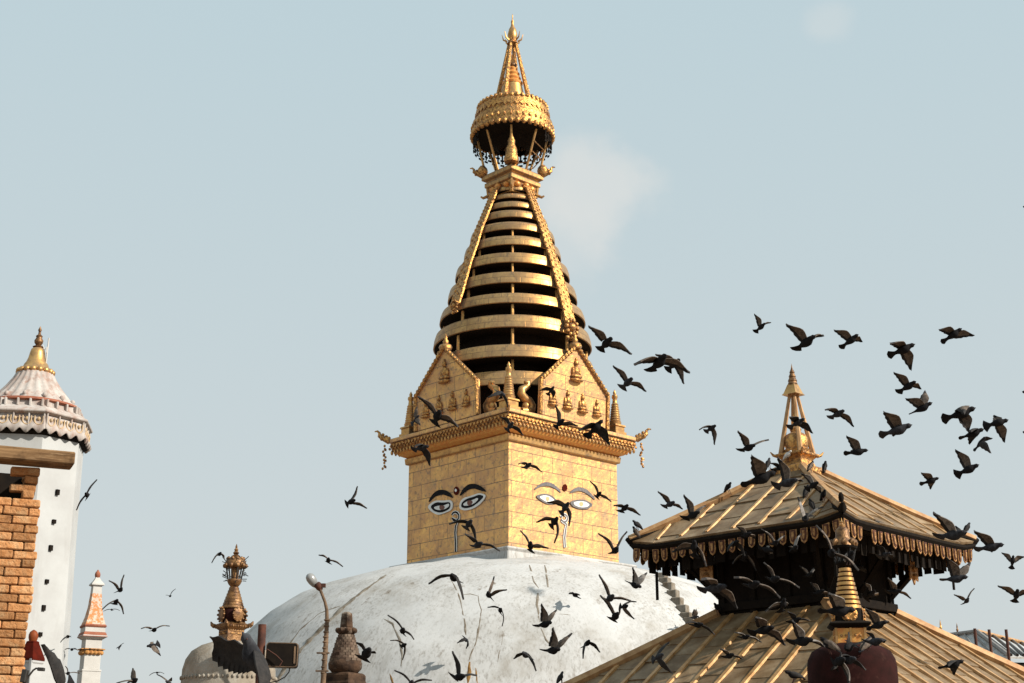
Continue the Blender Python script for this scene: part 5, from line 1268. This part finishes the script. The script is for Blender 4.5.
 ('dark pigeon before the red dome top, wings half open', (853, 658), (845, 664), (841, 654), (864, 668), 'k'),
]
PERCH = [   # (label, head, tail, foot pixel that must meet the roof, colour)
 ('pigeon perched on the left tip of the upper eave, head to the left', (632, 520.5), (642, 529), (640.5, 536), 'k'),
 ('brown pigeon perched below the first at the left tip of the upper eave', (633, 528), (638.5, 536), (641, 539), 'b'),
 ('pigeon perched on the upper right hip end beside the eave tip', (971, 524), (963.5, 531.5), (962, 536.5), 'k'),
 ('dark pigeon perched at the foot of the pinnacle on its left', (770.5, 459), (766, 468), (770, 474), 'k'),
 ('white pigeon perched on the pinnacle base', (791, 451), (784.4, 460), (788, 462), 'w'),
 ('small pigeon perched on the right slope just below the pinnacle, outlined on sky', (826.6, 462.7), (823, 470.5), (822, 480), 'k'),
 ('pigeon perched at the top of the right slope beside the pinnacle', (813.7, 463), (808, 469), (810, 474), 'b'),
 ('pigeon perched alone on the left hip of the upper roof', (730.2, 483.3), (726, 491), (731, 496), 'k'),
 ('pigeon perched on the front hip of the upper roof', (809.3, 486), (803.5, 496), (806, 498), 'k'),
 ('dark pigeon perched above the front corner horn of the upper roof', (824, 491), (822.5, 499), (824, 503), 'k'),
 ('dark pigeon perched on the left slope close to the front corner', (810, 500.5), (813, 508.6), (811, 511), 'k'),
 ('small dark pigeon perched on the left hip of the lower roof near the dark storey', (713.7, 603.5), (721, 612), (719, 617), 'k'),
 ('dark pigeon perched low on the lower roof battens, left of the red dome', (783, 672), (805, 679), (792, 684), 'k'),
 ('grey pigeon perched at the right end of the red dome top', (874, 639.5), (861, 648), (866, 651), 'b'),
 ('grey pigeon perched at the left end of the red dome top', (823, 641.5), (836, 649), (831, 654), 'b'),
 ('pale breasted pigeon perched inside the crown of the red shrine', (850.5, 553.4), (847.6, 563), (848, 565), 'p'),
 ('small pigeon standing low on the dome just above the lower roof hip', (563.6, 672.6), (557.3, 683), (562, 690), 'k'),
]
WINGM = {'b': 'wing', 'k': 'wing_dark', 'p': 'wing_pale', 'w': 'white_plum', 'K': 'wing_dark', 'B': 'wing_dark'}
BL, WL = 0.33, 0.335        # beak to tail, shoulder to wing tip (m)
PROFILE = [(0.0, .003), (.035, .008), (.06, .019), (.10, .029), (.15, .029), (.20, .030), (.27, .042), (.36, .053), (.46, .055), (.56, .048), (.66, .036), (.74, .025)]
def body_mesh(mb, head, b, u, s, L, fan, mi=0):
    n = 10; vs = []; fs = []
    k = L / .33
    for j, (t, r) in enumerate(PROFILE):
        c = head - b * (t * L) + u * (.018 * k if t < .2 else .018 * k * max(0, 1 - (t - .2) / .15))
        for q in range(n):
            a = 2 * math.pi * q / n
            vs.append(c + s * (r * k * math.cos(a)) + u * (r * k * math.sin(a) * .95))
    for j in range(len(PROFILE) - 1):
        for q in range(n): fs.append((j * n + q, j * n + (q + 1) % n, (j + 1) * n + (q + 1) % n, (j + 1) * n + q))
    fs.append(tuple(range(n)))
    # the tail: the last ring drawn out into a flat fan
    o = len(vs); rows = [(.80, .030, .016), (.90, .030 + fan * .45, .010), (1.0, .028 + fan, .006)]
    last = (len(PROFILE) - 1) * n
    for t, w, h in rows:
        c = head - b * (t * L)
        for q in range(n):
            a = 2 * math.pi * q / n
            end = (1 - abs(math.cos(a)) ** 2) * .035 * k if t == 1.0 else 0
            vs.append(c + s * (w * k * math.cos(a)) + u * (h * k * math.sin(a)) - b * end)
    prev = last
    for i in range(3):
        cur = o + i * n
        for q in range(n): fs.append((prev + q, prev + (q + 1) % n, cur + (q + 1) % n, cur + q))
        prev = cur
    fs.append(tuple(prev + q for q in reversed(range(n))))
    mb.add(vs, fs, mi)
    mb.ball(head - b * (.11 * L) + u * .018 * k + s * .027 * k, .005 * k, 5, 2, 3); mb.ball(head - b * (.11 * L) + u * .018 * k - s * .027 * k, .005 * k, 5, 2, 3)
LEAD = [(0, -.020), (.12, -.036), (.25, -.052), (.38, -.058), (.5, -.046), (.62, -.028), (.75, -.008), (.88, .010), (1.0, .026)]
TRAIL = [.085, .092, .090, .084, .074, .064, .054, .042, .029]
def wing_mesh(mb, sh, tip, b, u, bend, k, mi=1, chord=None):
    w = tip - sh; L = w.length; wh = w / L
    c = -(b - wh * b.dot(wh))
    c = c.normalized() if c.length > .25 else (c * 2 + wh.cross(u).normalized() * (.3 if wh.cross(u).dot(-b) > 0 else -.3)).normalized()
    if chord: c = (chord - wh * chord.dot(wh)).normalized(); k *= 1.3; bend *= .3
    LD, TR = (LEAD, TRAIL) if not chord else ([(a / 18, -.012 - .006 * math.sin(a)) for a in range(19)], [.085 + .04 * math.sin(math.pi * min(1, a / 14) * .75) - .045 * max(0, (a - 14) / 4) ** 2 for a in range(19)])
    n = wh.cross(c).normalized()
    if n.dot(u) < 0: n = -n
    N = len(LD); M_ = 5; grid = []
    for i, (a, le) in enumerate(LD):
        te = TR[i]; row = []
        for j in range(M_):
            t = j / (M_ - 1); ch = le + (te - le) * t
            ser = (.005 if (i % 2) else -.003) * t * t * (1 if i > 2 else .4) * (1.5 if chord else 1)
            hgt = bend * L * math.sin(math.pi * min(1, a * 1.05)) * .9 + .018 * k * math.sin(math.pi * t)
            row.append(sh + w * a + wh * (ser * 1.2 * k) + c * ((ch + ser) * k) + n * hgt)
        grid.append(row)
    vs = []; th = .0035 * k
    for row in grid:
        for p in row: vs += [p + n * th, p - n * th]
    fs = []; I = lambda i, j, s: (i * M_ + j) * 2 + s
    for i in range(N - 1):
        for j in range(M_ - 1):
            fs.append((I(i, j, 0), I(i + 1, j, 0), I(i + 1, j + 1, 0), I(i, j + 1, 0)))
            fs.append((I(i, j, 1), I(i, j + 1, 1), I(i + 1, j + 1, 1), I(i + 1, j, 1)))
        for j in (0, M_ - 1): fs.append((I(i, j, 0), I(i, j, 1), I(i + 1, j, 1), I(i + 1, j, 0)))
    for j in range(M_ - 1):
        for i in (0, N - 1): fs.append((I(i, j, 0), I(i, j + 1, 0), I(i, j + 1, 1), I(i, j, 1)))
    edge = []
    for f in fs:
        i0 = min(x // 2 // M_ for x in f); j1 = max(x // 2 % M_ for x in f); edge.append(3 if (i0 >= N - 3 or j1 == M_ - 1) else mi)
    o = len(mb.f); mb.add(vs, fs, mi); mb.m[o:] = edge
bpy.context.view_layer.update()
DG = bpy.context.evaluated_depsgraph_get()
def first_hit(px, py):
    ok, p, nr, i, ob, mx = scene.ray_cast(DG, CAM, ray(px, py).normalized())
    return p if ok else None
def px2(v): return Vector(((v[0] - 512) / F_PX, (341.5 - v[1]) / F_PX))
rngb = random.Random(11)
pend = []
for label, hd, tl, wa, wb, col in FLY:
    h2, t2, a2, b2 = map(px2, (hd, tl, wa, wb))
    s2 = h2 + (t2 - h2) * .36
    blen = (h2 - t2).length; al = (a2 - s2).length; bl_ = (b2 - s2).length
    sc = max(blen / (BL * .97), al / (WL * .98), bl_ / (WL * .98))          # tangent units per metre
    if col == 'B': sc = max(sc, .155)
    if col == 'K': sc = .137
    D = 1 / sc
    mid = ((hd[0] + tl[0]) / 2, (hd[1] + tl[1]) / 2)
    lim = 1e9
    for q in (mid, hd, tl, wa, wb, ((mid[0] + wa[0]) / 2, (mid[1] + wa[1]) / 2), ((mid[0] + wb[0]) / 2, (mid[1] + wb[1]) / 2)):
        p = first_hit(*q)
        if p: lim = min(lim, (p - CAM).dot(FWD))
    D = min(D, lim - .55)
    sc = 1 / D
    def lift(v2): return Vector((v2.x / sc, v2.y / sc))       # metres in the plane facing the viewer
    H2, T2, S2, A2, B2 = map(lift, (h2, t2, s2, a2, b2))
    def dep(L, p): return math.sqrt(max(0, L * L - p * p))
    bd = dep(BL, (H2 - T2).length); ad = dep(WL, (A2 - S2).length) ; bd2 = dep(WL, (B2 - S2).length)
    bd = min(bd, .26)
    best = None
    for sb in (-1, 1):
        bv = Vector((H2.x - T2.x, H2.y - T2.y, sb * bd)).normalized()
        for sA in (-1, 1):
            for sB in (-1, 1):
                for ka in (1, .6, .25):
                    for kb in (1, .6, .25):
                        W1 = Vector((A2.x - S2.x, A2.y - S2.y, sA * ad * ka)); W2 = Vector((B2.x - S2.x, B2.y - S2.y, sB * bd2 * kb))
                        d = abs((W1 - W2).dot(bv)) + .35 * (abs(W1.dot(bv)) + abs(W2.dot(bv)))
                        cr = W1.normalized().dot(W2.normalized())
                        d += max(0, cr - .2) * .5 + (1 - ka) * .10 + (1 - kb) * .10
                        if best is None or d < best[0]: best = (d, bv, W1, W2, sb)
    _, bv, W1, W2, sb = best
    toW = lambda v: RT * v.x + UP * v.y + FWD * v.z
    blen3 = max((H2 - T2).length / max(.2, math.sqrt(bv.x ** 2 + bv.y ** 2)), .24)
    b = toW(bv)
    s = toW(W1 - W2); s = s - b * s.dot(b)
    s = s.normalized() if s.length > 1e-3 else b.cross(UP).normalized()
    u = s.cross(b).normalized()
    if u.z < 0: u = -u
    k = blen3 / BL
    centre = CAM + (RT * s2.x + UP * s2.y + FWD) * D
    S0 = Vector((0, 0, 0)); head = b * (.36 * blen3)
    mb = MB(); fan = rngb.uniform(.045, .085)
    body_mesh(mb, head, b, u, s, blen3, fan)
    kw = max(.75, min(1.15, k))
    for W, sg in ((W1, 1), (W2, -1)):
        wv = toW(W); sh = s * sg * .030 * k + u * .022 * k
        wing_mesh(mb, sh, wv, b, u, rngb.uniform(.05, .13), kw * min(1, wv.length / .26 + .1), 1, (UP * -.9 + RT * .3) if col == 'K' and sg == 1 else None)
    pend.append((mb, col, centre, label, 'pigeons in flight around the temples'))
def perched(label, hd, tl, ft, col):
    p = first_hit(*ft)
    if p is None: p = at(ft[0], ft[1], 26)
    D = (p - CAM).dot(FWD) - .06
    f2, h2, t2 = px2(ft), px2(hd), px2(tl)
    P = lambda v: CAM + (RT * v.x + UP * v.y + FWD) * D
    foot, h, t = P(f2), P(h2), P(t2)
    d = h - t; L = .31
    if d.length < L: d = d + FWD * (math.sqrt(L * L - d.length ** 2) * (.5 if rngb.random() < .5 else -.5))
    else: L = d.length
    b = d.normalized(); s = b.cross(Vector((0, 0, 1))).normalized(); u = s.cross(b)
    L = max(L * .9, .22); k = L / .33
    c = (h + t) / 2; mb = MB()
    head = b * (L * .5)
    body_mesh(mb, head, b, u, s, L, .012)
    for sg in (-1, 1):                                   # folded wings lie along the flanks
        sh = head - b * (.30 * L) + s * sg * .045 * k + u * .02 * k
        tip = head - b * (.97 * L) + s * sg * .018 * k + u * .012 * k
        q = MB(); q.ball((0, 0, 0), (1, 1, 1), 8, 0, 6); ax = (tip - sh); mid = (sh + tip) / 2; m3 = Matrix((ax.normalized(), s, u)).transposed()
        mb.add([mid + m3 @ Vector((v[0] * ax.length * .56, v[1] * .018 * k, v[2] * .040 * k * (1 - .35 * v[0]))) for v in map(Vector, q.v)], q.f, 1)
        lg = head - b * (.55 * L) + s * sg * .022 * k - u * .045 * k; fo = foot - c + s * sg * .02 * k
        if (fo - lg).length > .12: fo = lg + (fo - lg).normalized() * .12
        mb.tube([lg, fo, fo + b * .02], [.008 * k, .006 * k, .004 * k], 5, 2)
    pend.append((mb, col, c, label, 'pigeons perched on roofs and shrines'))
for row in PERCH: perched(*row)
for mb, col, c, label, grp in pend:
    o = mb.build('pigeon', [M['white_plum' if col == 'w' else ('plum_grey' if col == 'K' or rngb.random() < .3 else 'plum')], M[WINGM[col]], M['beak'], M['white_plum' if col == 'w' else 'wing_edge']], None, c, smooth=50)
    tag(o, label, 'pigeon', grp)
